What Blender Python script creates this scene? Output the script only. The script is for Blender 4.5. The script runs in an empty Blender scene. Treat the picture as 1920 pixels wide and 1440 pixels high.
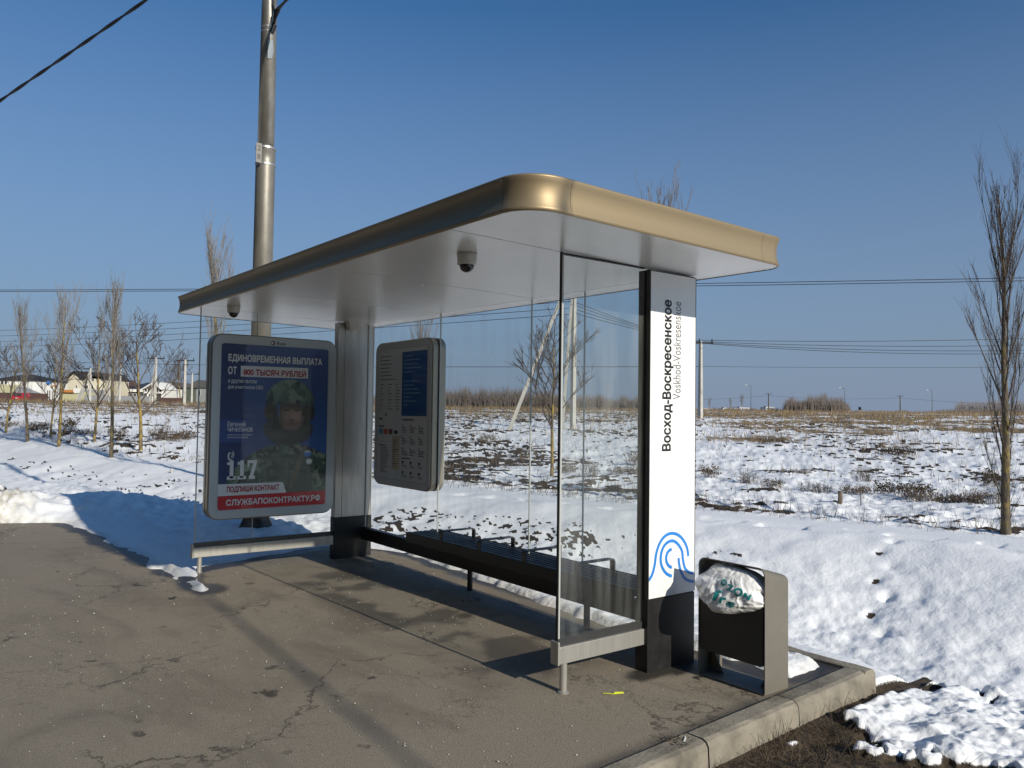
import bpy, math, random
import numpy as np
from mathutils import Vector, Matrix
from mathutils.bvhtree import BVHTree

random.seed(7)
SC = bpy.context.scene
COL = SC.collection

# ------------------------------------------------------------------ camera
# X = across the kerb (away from the road), Y = along the road, Z = up; metres
CAM = np.array([-3.64732595, -3.37945503, 1.57827769])
FPX = 1481.53
_a, _pi, _ro = math.radians(53.3) - 0.01106313, 0.03667285, 0.01385172
_F = np.array([math.cos(_a), math.sin(_a), 0.0]); _R = np.array([math.sin(_a), -math.cos(_a), 0.0]); _U = np.array([0, 0, 1.0])
FW = _F*math.cos(_pi) + _U*math.sin(_pi); _U2 = _U*math.cos(_pi) - _F*math.sin(_pi)
RT = _R*math.cos(_ro) + _U2*math.sin(_ro); UP = _U2*math.cos(_ro) - _R*math.sin(_ro)
cam = bpy.data.cameras.new('camera'); camo = bpy.data.objects.new('camera', cam); COL.objects.link(camo)
cam.sensor_width = 36.0; cam.lens = FPX/1920*36; cam.clip_start = 0.05; cam.clip_end = 6000
camo.matrix_world = Matrix(((RT[0], UP[0], -FW[0], CAM[0]), (RT[1], UP[1], -FW[1], CAM[1]), (RT[2], UP[2], -FW[2], CAM[2]), (0, 0, 0, 1)))
SC.camera = camo

# ------------------------------------------------------------------ sky and sun
SUN_EL = math.radians(24.3)
SUN_DIR = Vector((0.05, -1.0, 0)).normalized()*math.cos(SUN_EL) + Vector((0, 0, math.sin(SUN_EL)))   # towards the sun
W = bpy.data.worlds.new('World'); SC.world = W; W.use_nodes = True
wn = W.node_tree.nodes; wl = W.node_tree.links; wn.clear()
wo = wn.new('ShaderNodeOutputWorld'); wb = wn.new('ShaderNodeBackground'); sky = wn.new('ShaderNodeTexSky')
sky.sky_type = 'NISHITA'; sky.sun_disc = False; sky.sun_elevation = SUN_EL
sky.sun_rotation = math.atan2(SUN_DIR.x, SUN_DIR.y)
sky.air_density = 1.0; sky.dust_density = 0.8; sky.ozone_density = 2.0; sky.altitude = 150
wb.inputs['Strength'].default_value = 0.085
tint = wn.new('ShaderNodeMix'); tint.data_type = 'RGBA'; tint.blend_type = 'MULTIPLY'; tint.inputs['Factor'].default_value = 1.0
tint.inputs['B'].default_value = (.49, .88, 1.19, 1)      # the clear, deep winter blue of the day
wl.new(sky.outputs[0], tint.inputs['A']); # the pale frost haze low over the whole horizon
wtc = wn.new('ShaderNodeTexCoord'); wsp = wn.new('ShaderNodeSeparateXYZ'); wl.new(wtc.outputs['Generated'], wsp.inputs[0])
wmr = wn.new('ShaderNodeMapRange'); wmr.inputs['From Min'].default_value = 0.0; wmr.inputs['From Max'].default_value = .46; wmr.inputs['To Min'].default_value = 1.0; wmr.inputs['To Max'].default_value = 0.0
wl.new(wsp.outputs['Z'], wmr.inputs['Value'])
hz = wn.new('ShaderNodeMix'); hz.data_type = 'RGBA'; hz.inputs['B'].default_value = (2.67, 3.39, 4.73, 1)
wl.new(wmr.outputs[0], hz.inputs['Factor']); wl.new(tint.outputs['Result'], hz.inputs['A']); wl.new(hz.outputs['Result'], wb.inputs[0]); wl.new(wb.outputs[0], wo.inputs[0])
sun = bpy.data.lights.new('sun', 'SUN'); suno = bpy.data.objects.new('sun', sun); COL.objects.link(suno)
sun.energy = 4.6; sun.angle = math.radians(0.53); sun.color = (1.0, 0.93, 0.80)
suno.rotation_euler = (-SUN_DIR).to_track_quat('-Z', 'Y').to_euler()
SC.view_settings.view_transform = 'Standard'; SC.view_settings.look = 'None'
SC.view_settings.exposure = 0.0; SC.view_settings.gamma = 1.0; SC.view_settings.use_curve_mapping = False
SC.render.engine = 'CYCLES'
SC.cycles.use_denoising = True
SC.cycles.max_bounces = 10; SC.cycles.transparent_max_bounces = 32; SC.cycles.glossy_bounces = 5
SC.cycles.caustics_reflective = False; SC.cycles.caustics_refractive = False

# ------------------------------------------------------------------ measuring helpers
def ray(u, v): return FW + RT*((u-960)/FPX) - UP*((v-720)/FPX)
def on_x(u, v, d): r = ray(u, v); return CAM + r*((d-CAM[0])/r[0])
def on_y(u, v, l): r = ray(u, v); return CAM + r*((l-CAM[1])/r[1])
def on_z(u, v, z=0.0): r = ray(u, v); return CAM + r*((z-CAM[2])/r[2])
def away(u, v, D): return CAM + ray(u, v)*D
def sm(a, b, x): t = np.clip((x-a)/(b-a), 0, 1); return t*t*(3-2*t)

# ------------------------------------------------------------------ numpy noise
def _h(i, j, s):
    n = (i.astype(np.int64)*374761393 + j.astype(np.int64)*668265263 + s*144665) & 0xffffffff
    n = ((n ^ (n >> 13))*1274126177) & 0xffffffff
    return ((n ^ (n >> 16)) & 0xffff)/65535.0
def vn(x, y, s=0):
    x = np.asarray(x, float); y = np.asarray(y, float)
    i = np.floor(x); j = np.floor(y); fx = x-i; fy = y-j
    fx = fx*fx*fx*(fx*(fx*6-15)+10); fy = fy*fy*fy*(fy*(fy*6-15)+10)
    return (_h(i, j, s)*(1-fx)+_h(i+1, j, s)*fx)*(1-fy)+(_h(i, j+1, s)*(1-fx)+_h(i+1, j+1, s)*fx)*fy
def fbm(x, y, s=0, o=4):
    r = 0; a = .5
    for k in range(o):
        c, q = math.cos(k*1.3), math.sin(k*1.3)
        r = r + a*vn((x*c-y*q)*2**k, (x*q+y*c)*2**k, s+k*17); a *= .5
    return r/(1-.5**o)

# ------------------------------------------------------------------ mesh helpers
class MB:
    def __init__(s): s.v = []; s.f = []; s.m = []
    def add(s, vs, fs, mi=0):
        o = len(s.v); s.v.extend([tuple(map(float, p)) for p in vs]); s.f.extend([tuple(i+o for i in f) for f in fs]); s.m.extend([mi]*len(fs)); return s
    def box(s, a, b, mi=0):
        x0, y0, z0 = a; x1, y1, z1 = b
        return s.add([(x0,y0,z0),(x1,y0,z0),(x1,y1,z0),(x0,y1,z0),(x0,y0,z1),(x1,y0,z1),(x1,y1,z1),(x0,y1,z1)],
                     [(0,3,2,1),(4,5,6,7),(0,1,5,4),(1,2,6,5),(2,3,7,6),(3,0,4,7)], mi)
    def tube(s, pts, rads, n=8, cap=True, mi=0):
        pts = [Vector(p) for p in pts]; k = len(pts)
        if not hasattr(rads, '__len__'): rads = [rads]*k
        t0 = (pts[1]-pts[0]).normalized(); ref = Vector((0,0,1)) if abs(t0.z) < .9 else Vector((1,0,0))
        u = t0.cross(ref).normalized(); vs = []
        for i, p in enumerate(pts):
            t = (pts[min(i+1,k-1)]-pts[max(i-1,0)]).normalized()
            u = (u - t*u.dot(t)).normalized(); w = t.cross(u)
            for j in range(n):
                a = 2*math.pi*j/n; vs.append(p+(u*math.cos(a)+w*math.sin(a))*rads[i])
        fs = [(i*n+j, i*n+(j+1)%n, (i+1)*n+(j+1)%n, (i+1)*n+j) for i in range(k-1) for j in range(n)]
        if cap: fs += [tuple(range(n))[::-1], tuple(range((k-1)*n, k*n))]
        return s.add(vs, fs, mi)
    def lathe(s, prof, c=(0,0,0), n=24, mi=0):
        vs = [(c[0]+r*math.cos(2*math.pi*j/n), c[1]+r*math.sin(2*math.pi*j/n), c[2]+z) for r, z in prof for j in range(n)]
        fs = [(i*n+j, i*n+(j+1)%n, (i+1)*n+(j+1)%n, (i+1)*n+j) for i in range(len(prof)-1) for j in range(n)]
        if prof[0][0] > 1e-4: fs.append(tuple(range(n))[::-1])
        if prof[-1][0] > 1e-4: fs.append(tuple(range((len(prof)-1)*n, len(prof)*n)))
        return s.add(vs, fs, mi)
    def prism(s, poly, fn, h0, h1, mi=0):           # poly in 2-D, fn(a, b, h) -> 3-D
        n = len(poly); vs = [fn(a, b, h0) for a, b in poly]+[fn(a, b, h1) for a, b in poly]
        return s.add(vs, [tuple(range(n))[::-1], tuple(range(n, 2*n))]+[(i, (i+1)%n, n+(i+1)%n, n+i) for i in range(n)], mi)
    def ring(s, outer, inner, fn, h0, h1, mi=0):    # a frame: two loops of the same count
        n = len(outer); vs = [fn(a,b,h) for h in (h0,h1) for lp in (outer, inner) for a,b in lp]
        fs = []
        for i in range(n):
            j = (i+1)%n
            fs += [(i,j,n+j,n+i)[::-1], (2*n+i,2*n+j,3*n+j,3*n+i), (i,j,2*n+j,2*n+i), (n+i,n+j,3*n+j,3*n+i)[::-1]]
        return s.add(vs, fs, mi)
    def mesh(s, name, mats, smooth=False):
        me = bpy.data.meshes.new(name); me.from_pydata(s.v, [], s.f)
        for m in (mats if isinstance(mats, (list, tuple)) else [mats]): me.materials.append(m)
        if any(s.m): me.polygons.foreach_set('material_index', s.m)
        if smooth: me.polygons.foreach_set('use_smooth', [True]*len(s.f))
        me.validate(); me.update(); return me
    def build(s, name, mats, parent=None, smooth=False, bevel=0, fix=True):
        me = s.mesh(name, mats, smooth)
        if fix:
            import bmesh
            bm = bmesh.new(); bm.from_mesh(me); bmesh.ops.recalc_face_normals(bm, faces=bm.faces)
            if bevel: 
                eds = [e for e in bm.edges if len(e.link_faces) == 2 and e.calc_face_angle(0) > .5]
                bmesh.ops.bevel(bm, geom=eds, offset=bevel, segments=2, profile=.5, affect='EDGES', clamp_overlap=True)
            bm.to_mesh(me); bm.free()
        return link(name, me, parent)
def link(name, me, parent=None):
    o = bpy.data.objects.new(name, me); COL.objects.link(o)
    if parent: o.parent = parent
    return o
def tag(o, label=None, cat=None, group=None, kind=None):
    if label: o['label'] = label
    if cat: o['category'] = cat
    if group: o['group'] = group
    if kind: o['kind'] = kind
    return o
def thing(name, label, cat, loc=(0,0,0), rz=0, group=None):
    o = bpy.data.objects.new(name, None); COL.objects.link(o); o.location = loc; o.rotation_euler.z = rz; o.empty_display_size = .1
    return tag(o, label, cat, group)
def place(o, p):   # child geometry written in world coordinates under an Empty with a location
    o.matrix_parent_inverse = Matrix.Translation(-Vector(p)); return o
def rrect(x0, y0, x1, y1, r, n=6):
    out = []
    for cx, cy, a0 in ((x1-r,y1-r,0),(x0+r,y1-r,90),(x0+r,y0+r,180),(x1-r,y0+r,270)):
        for k in range(n+1):
            a = math.radians(a0+90*k/n); out.append((cx+r*math.cos(a), cy+r*math.sin(a)))
    return out

# ------------------------------------------------------------------ materials
def srgb(*c):
    return tuple(((x/255/12.92) if x/255 <= .04045 else ((x/255+.055)/1.055)**2.4) for x in c)
def mat(name, col, rough=.6, metal=0, spec=.5, coat=0, noise=None, bump=None, aniso=0):
    m = bpy.data.materials.new(name); m.use_nodes = True; nt = m.node_tree; b = nt.nodes['Principled BSDF']
    b.inputs['Base Color'].default_value = (*col, 1); b.inputs['Roughness'].default_value = rough; b.inputs['Metallic'].default_value = metal
    b.inputs['Specular IOR Level'].default_value = spec; b.inputs['Coat Weight'].default_value = coat; b.inputs['Coat Roughness'].default_value = .04
    if noise or bump:
        tc = nt.nodes.new('ShaderNodeTexCoord'); mp = nt.nodes.new('ShaderNodeMapping'); nt.links.new(tc.outputs['Object'], mp.inputs[0])
    if noise:   # (scale, second colour, lo, hi, stretch)
        sc, c2, lo, hi = noise[:4]; st = noise[4] if len(noise) > 4 else (1,1,1)
        mp.inputs['Scale'].default_value = st
        n = nt.nodes.new('ShaderNodeTexNoise'); n.inputs['Scale'].default_value = sc; n.inputs['Detail'].default_value = 6; n.inputs['Roughness'].default_value = .62
        nt.links.new(mp.outputs[0], n.inputs['Vector'])
        r = nt.nodes.new('ShaderNodeMapRange'); r.inputs['From Min'].default_value = lo; r.inputs['From Max'].default_value = hi
        nt.links.new(n.outputs['Fac'], r.inputs['Value'])
        x = nt.nodes.new('ShaderNodeMix'); x.data_type = 'RGBA'; x.inputs['A'].default_value = (*col, 1); x.inputs['B'].default_value = (*c2, 1)
        nt.links.new(r.outputs[0], x.inputs['Factor']); nt.links.new(x.outputs['Result'], b.inputs['Base Color'])
        rr = nt.nodes.new('ShaderNodeMapRange'); rr.inputs['To Min'].default_value = rough*.85; rr.inputs['To Max'].default_value = min(1, rough*1.25)
        nt.links.new(n.outputs['Fac'], rr.inputs['Value']); nt.links.new(rr.outputs[0], b.inputs['Roughness'])
    if bump:    # (scale, strength, distance)
        n = nt.nodes.new('ShaderNodeTexNoise'); n.inputs['Scale'].default_value = bump[0]; n.inputs['Detail'].default_value = 5
        nt.links.new(mp.outputs[0], n.inputs['Vector'])
        bp = nt.nodes.new('ShaderNodeBump'); bp.inputs['Strength'].default_value = bump[1]; bp.inputs['Distance'].default_value = bump[2]
        nt.links.new(n.outputs['Fac'], bp.inputs['Height']); nt.links.new(bp.outputs[0], b.inputs['Normal'])
    return m
def glass_mat(name, tint, dust=.03, gloss=1.0):
    m = bpy.data.materials.new(name); m.use_nodes = True; nt = m.node_tree; nt.nodes.clear()
    N = nt.nodes.new; L = nt.links.new
    out = N('ShaderNodeOutputMaterial'); tr = N('ShaderNodeBsdfTransparent'); tr.inputs[0].default_value = (*tint, 1)
    gl = N('ShaderNodeBsdfGlossy'); gl.inputs['Roughness'].default_value = .0
    df = N('ShaderNodeBsdfDiffuse'); df.inputs[0].default_value = (.75, .76, .74, 1)
    fr = N('ShaderNodeFresnel'); fr.inputs['IOR'].default_value = 1.33
    ge = N('ShaderNodeNewGeometry'); inv = N('ShaderNodeMath'); inv.operation = 'SUBTRACT'; inv.inputs[0].default_value = 1; L(ge.outputs['Backfacing'], inv.inputs[1])
    mu0 = N('ShaderNodeMath'); mu0.operation = 'MULTIPLY'; L(fr.outputs[0], mu0.inputs[0]); L(inv.outputs[0], mu0.inputs[1])
    mu = N('ShaderNodeMath'); mu.operation = 'MULTIPLY'; mu.inputs[1].default_value = gloss; L(mu0.outputs[0], mu.inputs[0])
    tc = N('ShaderNodeTexCoord'); mp = N('ShaderNodeMapping'); mp.inputs['Scale'].default_value = (6, 6, .7); L(tc.outputs['Object'], mp.inputs[0])
    no = N('ShaderNodeTexNoise'); no.inputs['Scale'].default_value = 2.2; no.inputs['Detail'].default_value = 3; L(mp.outputs[0], no.inputs['Vector'])
    mr = N('ShaderNodeMapRange'); mr.inputs['From Min'].default_value = .42; mr.inputs['From Max'].default_value = .8; mr.inputs['To Min'].default_value = dust*.5; mr.inputs['To Max'].default_value = dust*2.6; L(no.outputs['Fac'], mr.inputs['Value'])
    m1 = N('ShaderNodeMixShader'); L(mr.outputs[0], m1.inputs[0]); L(tr.outputs[0], m1.inputs[1]); L(df.outputs[0], m1.inputs[2])
    m2 = N('ShaderNodeMixShader'); L(mu.outputs[0], m2.inputs[0]); L(m1.outputs[0], m2.inputs[1]); L(gl.outputs[0], m2.inputs[2])
    L(m2.outputs[0], out.inputs[0]); return m

M = {}
M['steel'] = mat('brushed_steel', (.52,.50,.46), .40, .6, noise=(9,(.40,.385,.35),.3,.7,(3,3,.35)))
M['steel_dark'] = mat('dark_steel', (.10,.10,.10), .4, .6, noise=(6,(.07,.07,.07),.3,.7,(1,1,.3)))
M['black'] = mat('black_cover', (.012,.012,.013), .42, 0, .4, noise=(14,(.022,.021,.02),.45,.75))
M['bench'] = mat('black_bench_metal', (.016,.016,.017), .45, 0, .45, noise=(20,(.03,.029,.027),.5,.8))
M['bronze'] = mat('bronze_cladding', (.35,.272,.168), .50, .6, .2, noise=(3,(.31,.242,.15),.3,.7,(.3,.3,4)))
M['soffit'] = mat('satin_ceiling_panel', (.86,.85,.83), .24, .22, .5, noise=(5,(.80,.79,.77),.35,.7))
M['joint'] = mat('dark_joint', (.01,.01,.01), .8)
M['white'] = mat('white_sign_face', (.84,.84,.82), .22, 0, .5, coat=.4, noise=(2.2,(.80,.80,.78),.4,.75))
M['ink'] = mat('black_lettering', (.012,.012,.014), .35)
M['ink_grey'] = mat('grey_lettering', (.16,.16,.17), .35)
M['blue'] = mat('blue_wave_print', srgb(38,128,212), .3)
M['glass'] = glass_mat('shelter_glass', (.955,.965,.96), .028)
M['cover'] = glass_mat('cover_glass', (.985,.99,.99), .006, 1.3)
M['rubber'] = mat('black_gasket', (.012,.012,.012), .6)
M['edge'] = mat('glass_edge_profile', (.46,.47,.45), .4, .15)
M['boxframe'] = mat('pale_grey_frame', (.50,.55,.57), .32, .1, .5, coat=.2)
M['boxside'] = mat('champagne_side', (.34,.31,.25), .35, .6)
M['plastic_w'] = mat('white_plastic', (.62,.61,.57), .4)
M['dome'] = mat('dark_dome', (.01,.01,.012), .05, 0, .7)
M['galv'] = mat('galvanised_steel', (.44,.42,.37), .38, .75, noise=(7,(.27,.25,.21),.35,.68,(1,1,.5)), bump=(30,.12,.01))
M['zinc'] = mat('zinc_band', (.42,.42,.41), .42, .7)
M['cable'] = mat('black_cable', (.012,.012,.013), .5)
M['binpaint'] = mat('grey_brown_bin_paint', (.165,.15,.124), .5, .0, .4, noise=(4,(.14,.127,.105),.4,.75))
M['binshade'] = mat('shaded_bin_panel', (.035,.034,.032), .5, noise=(5,(.045,.043,.04),.4,.75))  # dark tone puts the shade of front and opening into the colour
M['kerb'] = mat('concrete_kerb', (.265,.235,.185), .88, noise=(3.5,(.10,.088,.07),.44,.72), bump=(45,.55,.010))
M['concrete'] = mat('concrete_pole', (.46,.44,.40), .8, noise=(2,(.36,.345,.31),.4,.7))
M['stump'] = mat('weathered_wood', (.16,.125,.085), .85, noise=(12,(.07,.055,.04),.4,.7,(1,1,.3)))
M['teal'] = mat('teal_print', (.0,.23,.235), .45)

# plastic bag film
def bag_mat():
    m = mat('white_bag_film', (.83,.83,.83), .36, 0, .5, bump=(38,.25,.01)); b = m.node_tree.nodes['Principled BSDF']
    b.inputs['Subsurface Weight'].default_value = .15; b.inputs['Subsurface Radius'].default_value = (.03,.03,.03); return m
M['bag'] = bag_mat()

# bark with lichen
def bark(name, c1, c2, lichen, amount):
    m = mat(name, c1, .9, noise=(14,c2,.35,.7,(1,1,.3)), bump=(40,.5,.02)); nt = m.node_tree; b = nt.nodes['Principled BSDF']
    src = b.inputs['Base Color'].links[0].from_socket
    tc = nt.nodes.new('ShaderNodeTexCoord'); n = nt.nodes.new('ShaderNodeTexNoise'); n.inputs['Scale'].default_value = 5; n.inputs['Detail'].default_value = 5; nt.links.new(tc.outputs['Object'], n.inputs['Vector'])
    r = nt.nodes.new('ShaderNodeMapRange'); r.inputs['From Min'].default_value = .62-amount; r.inputs['From Max'].default_value = .8-amount; r.inputs['To Max'].default_value = .75; nt.links.new(n.outputs['Fac'], r.inputs['Value'])
    x = nt.nodes.new('ShaderNodeMix'); x.data_type = 'RGBA'; x.inputs['B'].default_value = (*lichen,1)
    nt.links.new(src, x.inputs['A']); nt.links.new(r.outputs[0], x.inputs['Factor']); nt.links.new(x.outputs['Result'], b.inputs['Base Color']); return m
M['bark'] = bark('poplar_bark', (.13,.105,.075), (.06,.048,.035), (.30,.22,.05), .14)
M['bark_y'] = bark('lichened_bark', (.16,.125,.075), (.08,.06,.04), (.36,.25,.05), .2)
M['twig'] = mat('twig_bark', (.25,.215,.18), .9, noise=(2,(.17,.145,.12),.4,.7))
M['twig_d'] = mat('dark_twig_bark', (.085,.066,.052), .9)
M['twig_far'] = mat('far_twig', (.165,.14,.125), .95, noise=(.2,(.12,.10,.09),.4,.6))

def snow_mat():
    m = bpy.data.materials.new('snow_soil_grass'); m.use_nodes = True; nt = m.node_tree; b = nt.nodes['Principled BSDF']; N = nt.nodes.new; L = nt.links.new
    tc = N('ShaderNodeTexCoord')
    def noise(sc, det=6, ro=.6):
        n = N('ShaderNodeTexNoise'); n.inputs['Scale'].default_value = sc; n.inputs['Detail'].default_value = det; n.inputs['Roughness'].default_value = ro; L(tc.outputs['Object'], n.inputs['Vector']); return n.outputs['Fac']
    def mix(f, a, c):
        x = N('ShaderNodeMix'); x.data_type = 'RGBA'
        for k, s in (('Factor', f), ('A', a), ('B', c)):
            if isinstance(s, tuple): x.inputs[k].default_value = (*s, 1)
            else: L(s, x.inputs[k])
        return x.outputs['Result']
    def rng(v, a, c, lo=0, hi=1):
        r = N('ShaderNodeMapRange'); r.inputs['From Min'].default_value = a; r.inputs['From Max'].default_value = c; r.inputs['To Min'].default_value = lo; r.inputs['To Max'].default_value = hi; L(v, r.inputs['Value']); return r.outputs[0]
    def math_(op, a, c):
        x = N('ShaderNodeMath'); x.operation = op
        for i, s in enumerate((a, c)):
            if isinstance(s, (int, float)): x.inputs[i].default_value = s
            else: L(s, x.inputs[i])
        return x.outputs[0]
    at = N('ShaderNodeAttribute'); at.attribute_name = 'cover'; sp = N('ShaderNodeSeparateColor'); L(at.outputs['Color'], sp.inputs[0])
    soil, grass, dirty = sp.outputs[0], sp.outputs[1], sp.outputs[2]
    snowc = mix(rng(noise(1.6), .3, .7), (.85,.86,.88), (.90,.905,.915))
    snowc = mix(math_('MULTIPLY', dirty, rng(noise(9), .28, .62)), snowc, (.46,.43,.36))
    soilc = mix(rng(noise(22), .35, .65), (.030,.023,.016), (.085,.062,.040))
    grassc = mix(rng(noise(7), .35, .65), (.15,.105,.06), (.27,.20,.115))
    fine = noise(38, 8, .7)
    s2 = rng(math_('ADD', soil, math_('MULTIPLY', math_('SUBTRACT', fine, .5), .7)), .42, .58)
    g2 = rng(math_('ADD', grass, math_('MULTIPLY', math_('SUBTRACT', fine, .5), .9)), .38, .62)
    c = mix(s2, snowc, soilc); c = mix(g2, c, grassc); L(c, b.inputs['Base Color'])
    b.inputs['Roughness'].default_value = .7; b.inputs['Specular IOR Level'].default_value = .25
    hgt = math_('ADD', math_('MULTIPLY', noise(26, 4), .012), math_('MULTIPLY', math_('MULTIPLY', noise(90, 3), s2), .02))
    bp = N('ShaderNodeBump'); bp.inputs['Strength'].default_value = .7; bp.inputs['Distance'].default_value = 1.0; L(hgt, bp.inputs['Height']); L(bp.outputs[0], b.inputs['Normal'])
    return m
M['snow'] = snow_mat()

def asphalt_mat():
    m = bpy.data.materials.new('worn_asphalt'); m.use_nodes = True; nt = m.node_tree; b = nt.nodes['Principled BSDF']; N = nt.nodes.new; L = nt.links.new
    tc = N('ShaderNodeTexCoord')
    def mapped(sc, rot=0):
        mp = N('ShaderNodeMapping'); mp.inputs['Scale'].default_value = sc; mp.inputs['Rotation'].default_value = (0,0,rot); L(tc.outputs['Object'], mp.inputs[0]); return mp.outputs[0]
    def noise(v, sc, det=6, ro=.6, dist=0):
        n = N('ShaderNodeTexNoise'); n.inputs['Scale'].default_value = sc; n.inputs['Detail'].default_value = det; n.inputs['Roughness'].default_value = ro; n.inputs['Distortion'].default_value = dist; L(v, n.inputs['Vector']); return n
    def mix(f, a, c, t='MIX'):
        x = N('ShaderNodeMix'); x.data_type = 'RGBA'; x.blend_type = t
        for k, s in (('Factor', f), ('A', a), ('B', c)):
            if isinstance(s, tuple): x.inputs[k].default_value = (*s, 1)
            elif isinstance(s, float): x.inputs[k].default_value = s
            else: L(s, x.inputs[k])
        return x.outputs['Result']
    def rng(v, a, c, lo=0, hi=1):
        r = N('ShaderNodeMapRange'); r.inputs['From Min'].default_value = a; r.inputs['From Max'].default_value = c; r.inputs['To Min'].default_value = lo; r.inputs['To Max'].default_value = hi; L(v, r.inputs['Value']); return r.outputs[0]
    def mul(a, c):
        x = N('ShaderNodeMath'); x.operation = 'MULTIPLY'
        for i, s in enumerate((a, c)):
            if isinstance(s, (int, float)): x.inputs[i].default_value = s
            else: L(s, x.inputs[i])
        return x.outputs[0]
    O = mapped((1,1,1))
    at = N('ShaderNodeAttribute'); at.attribute_name = 'wear'; sp = N('ShaderNodeSeparateColor'); L(at.outputs['Color'], sp.inputs[0])
    base = mix(rng(noise(O, .55, 5).outputs['Fac'], .3, .7), (.30,.248,.178), (.255,.215,.158))
    base = mix(rng(noise(O, 260, 2).outputs['Fac'], .35, .75), base, (.27,.235,.19))
    base = mix(rng(noise(O, 150, 2).outputs['Fac'], .56, .66, 0, .75), base, (.045,.038,.03))
    streak = noise(mapped((1,.45,1), .3), 1.6, 6, .6, .8).outputs['Fac']
    base = mix(rng(streak,   .52, .68, 0, .45), base, (.105,.088,.068))
    spots = noise(mapped((1,.8,1), .6), 5.5, 3, .5).outputs['Fac']
    base = mix(mul(rng(spots, .66, .71), rng(noise(O, .7, 2).outputs['Fac'], .42, .6)), base, (.040,.034,.028))
    # cracks: warped voronoi edges kept only in patches
    wv = N('ShaderNodeVectorMath'); wv.operation = 'ADD'; nz = noise(O, 1.8, 5, .65); sc_ = N('ShaderNodeVectorMath'); sc_.operation = 'SCALE'; sc_.inputs['Scale'].default_value = .9; L(nz.outputs['Color'], sc_.inputs[0]); L(O, wv.inputs[0]); L(sc_.outputs[0], wv.inputs[1])
    def crack(scale, w, mask):
        vo = N('ShaderNodeTexVoronoi'); vo.feature = 'DISTANCE_TO_EDGE'; vo.inputs['Scale'].default_value = scale; L(wv.outputs[0], vo.inputs['Vector']); return mul(rng(vo.outputs['Distance'], 0, w, 1, 0), mask)
    ck = crack(.75, .014, rng(noise(O, .8, 2).outputs['Fac'], .46, .55))
    ck2 = crack(2.6, .03, mul(rng(noise(O, .9, 3).outputs['Fac'], .52, .64), .6))
    blot = noise(mapped((1,.6,1), .2), .95, 7, .66, .4).outputs['Fac']
    base = mix(rng(blot, .52, .64, 0, .34), base, (.13,.107,.08)); base = mix(rng(noise(O, 1.3, 6, .7).outputs['Fac'], .60, .72, 0, .4), base, (.30,.265,.215))
    base = mix(sp.outputs[0], base, (.030,.026,.022))    # damp
    base = mix(sp.outputs[1], base, (.25,.20,.13))       # sand swept along the wall
    base = mix(mul(ck, .8), base, (.045,.037,.028)); base = mix(ck2, base, (.06,.048,.036))
    grit = N('ShaderNodeTexVoronoi'); grit.inputs['Scale'].default_value = 34; L(O, grit.inputs['Vector'])
    base = mix(rng(grit.outputs['Distance'], .07, .10, .4, 0), base, (.45,.42,.36))
    L(base, b.inputs['Base Color'])
    L(rng(sp.outputs[0], 0, 1, .82, .42), b.inputs['Roughness']); b.inputs['Specular IOR Level'].default_value = .35
    bp = N('ShaderNodeBump'); bp.inputs['Strength'].default_value = .55; bp.inputs['Distance'].default_value = .006; L(noise(O, 130, 4).outputs['Fac'], bp.inputs['Height']); L(bp.outputs[0], b.inputs['Normal'])
    return m
M['asphalt'] = asphalt_mat()

# ------------------------------------------------------------------ terrain shape
def crest(l): return np.interp(l, [-60,-10,1,6,15,26,36,60,120], [11,9.2,7.0,5.7,3.2,.6,0,-1.5,-4])
def bank(l): return np.interp(l, [-60,3.5,7,10,14,40,120], [1.27,1.27,.9,-.6,-1.6,-3.2,-6])
def depth(l): return np.interp(l, [-60,0,5,12,25,60], [1.0,.92,.72,.45,.32,.2])
def base_h(d, l):
    e = bank(l); c = crest(l); t = (d-e)/np.maximum(c-e, .5)
    z = -depth(l)*sm(0, .27, t)*(1-sm(.34, 1.05, t))
    rho = np.hypot(d-CAM[0], l-CAM[1])
    z = z + 2.7*(1-np.exp(-np.maximum(rho-25, 0)/55))*sm(.9, 1.6, t)
    return z
def hit(u, v):
    r = ray(u, v); t = 3.0; p = CAM+r*t
    while t < 900:
        q = CAM+r*t
        g = max(float(base_h(q[0], q[1])), -9)
        if q[2] < g: break
        p = q; t *= 1.004
    return np.array([q[0], q[1], float(base_h(q[0], q[1]))])
def ground(d, l): return float(base_h(np.float64(d), np.float64(l)))

def kerb_in(d): return -.731+.061*d
KW = .135
SNOW_EDGE_L = np.array([3.3,3.9,4.4,5.1,6.8,8.2,8.9,9.35,9.9,10.6]); SNOW_EDGE_D = np.array([-1.62,-1.60,-1.60,-1.66,-1.83,-1.88,-1.95,-2.75,-5.5,-14])
def snow_on_platform(d, l):
    """positive inside the snow that lies on the paved area (roughly metres from its edge)"""
    n = (fbm(d*2.3, l*2.3, 11, 4)-.5)*.42 + (vn(d*9, l*9, 5)-.5)*.09
    left = np.minimum(d-np.interp(l, SNOW_EDGE_L, SNOW_EDGE_D), (l-np.interp(d, [-1.66,-1.56,-1.45,-1.335,-.89,-.44,.16,.46,.8], [3.55,3.7,4.2,4.6,4.78,4.95,5.15,5.1,4.3])))
    strip = .07+np.minimum(d-np.interp(l, [-1,-.6,.2,.9,1.6,3.0,4.0,4.8,6], [.90,.70,.60,.53,.60,.72,.84,.78,.3]), np.minimum(l+.52, 30))
    return np.maximum(left+n*.35, strip+n*.42)
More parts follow.
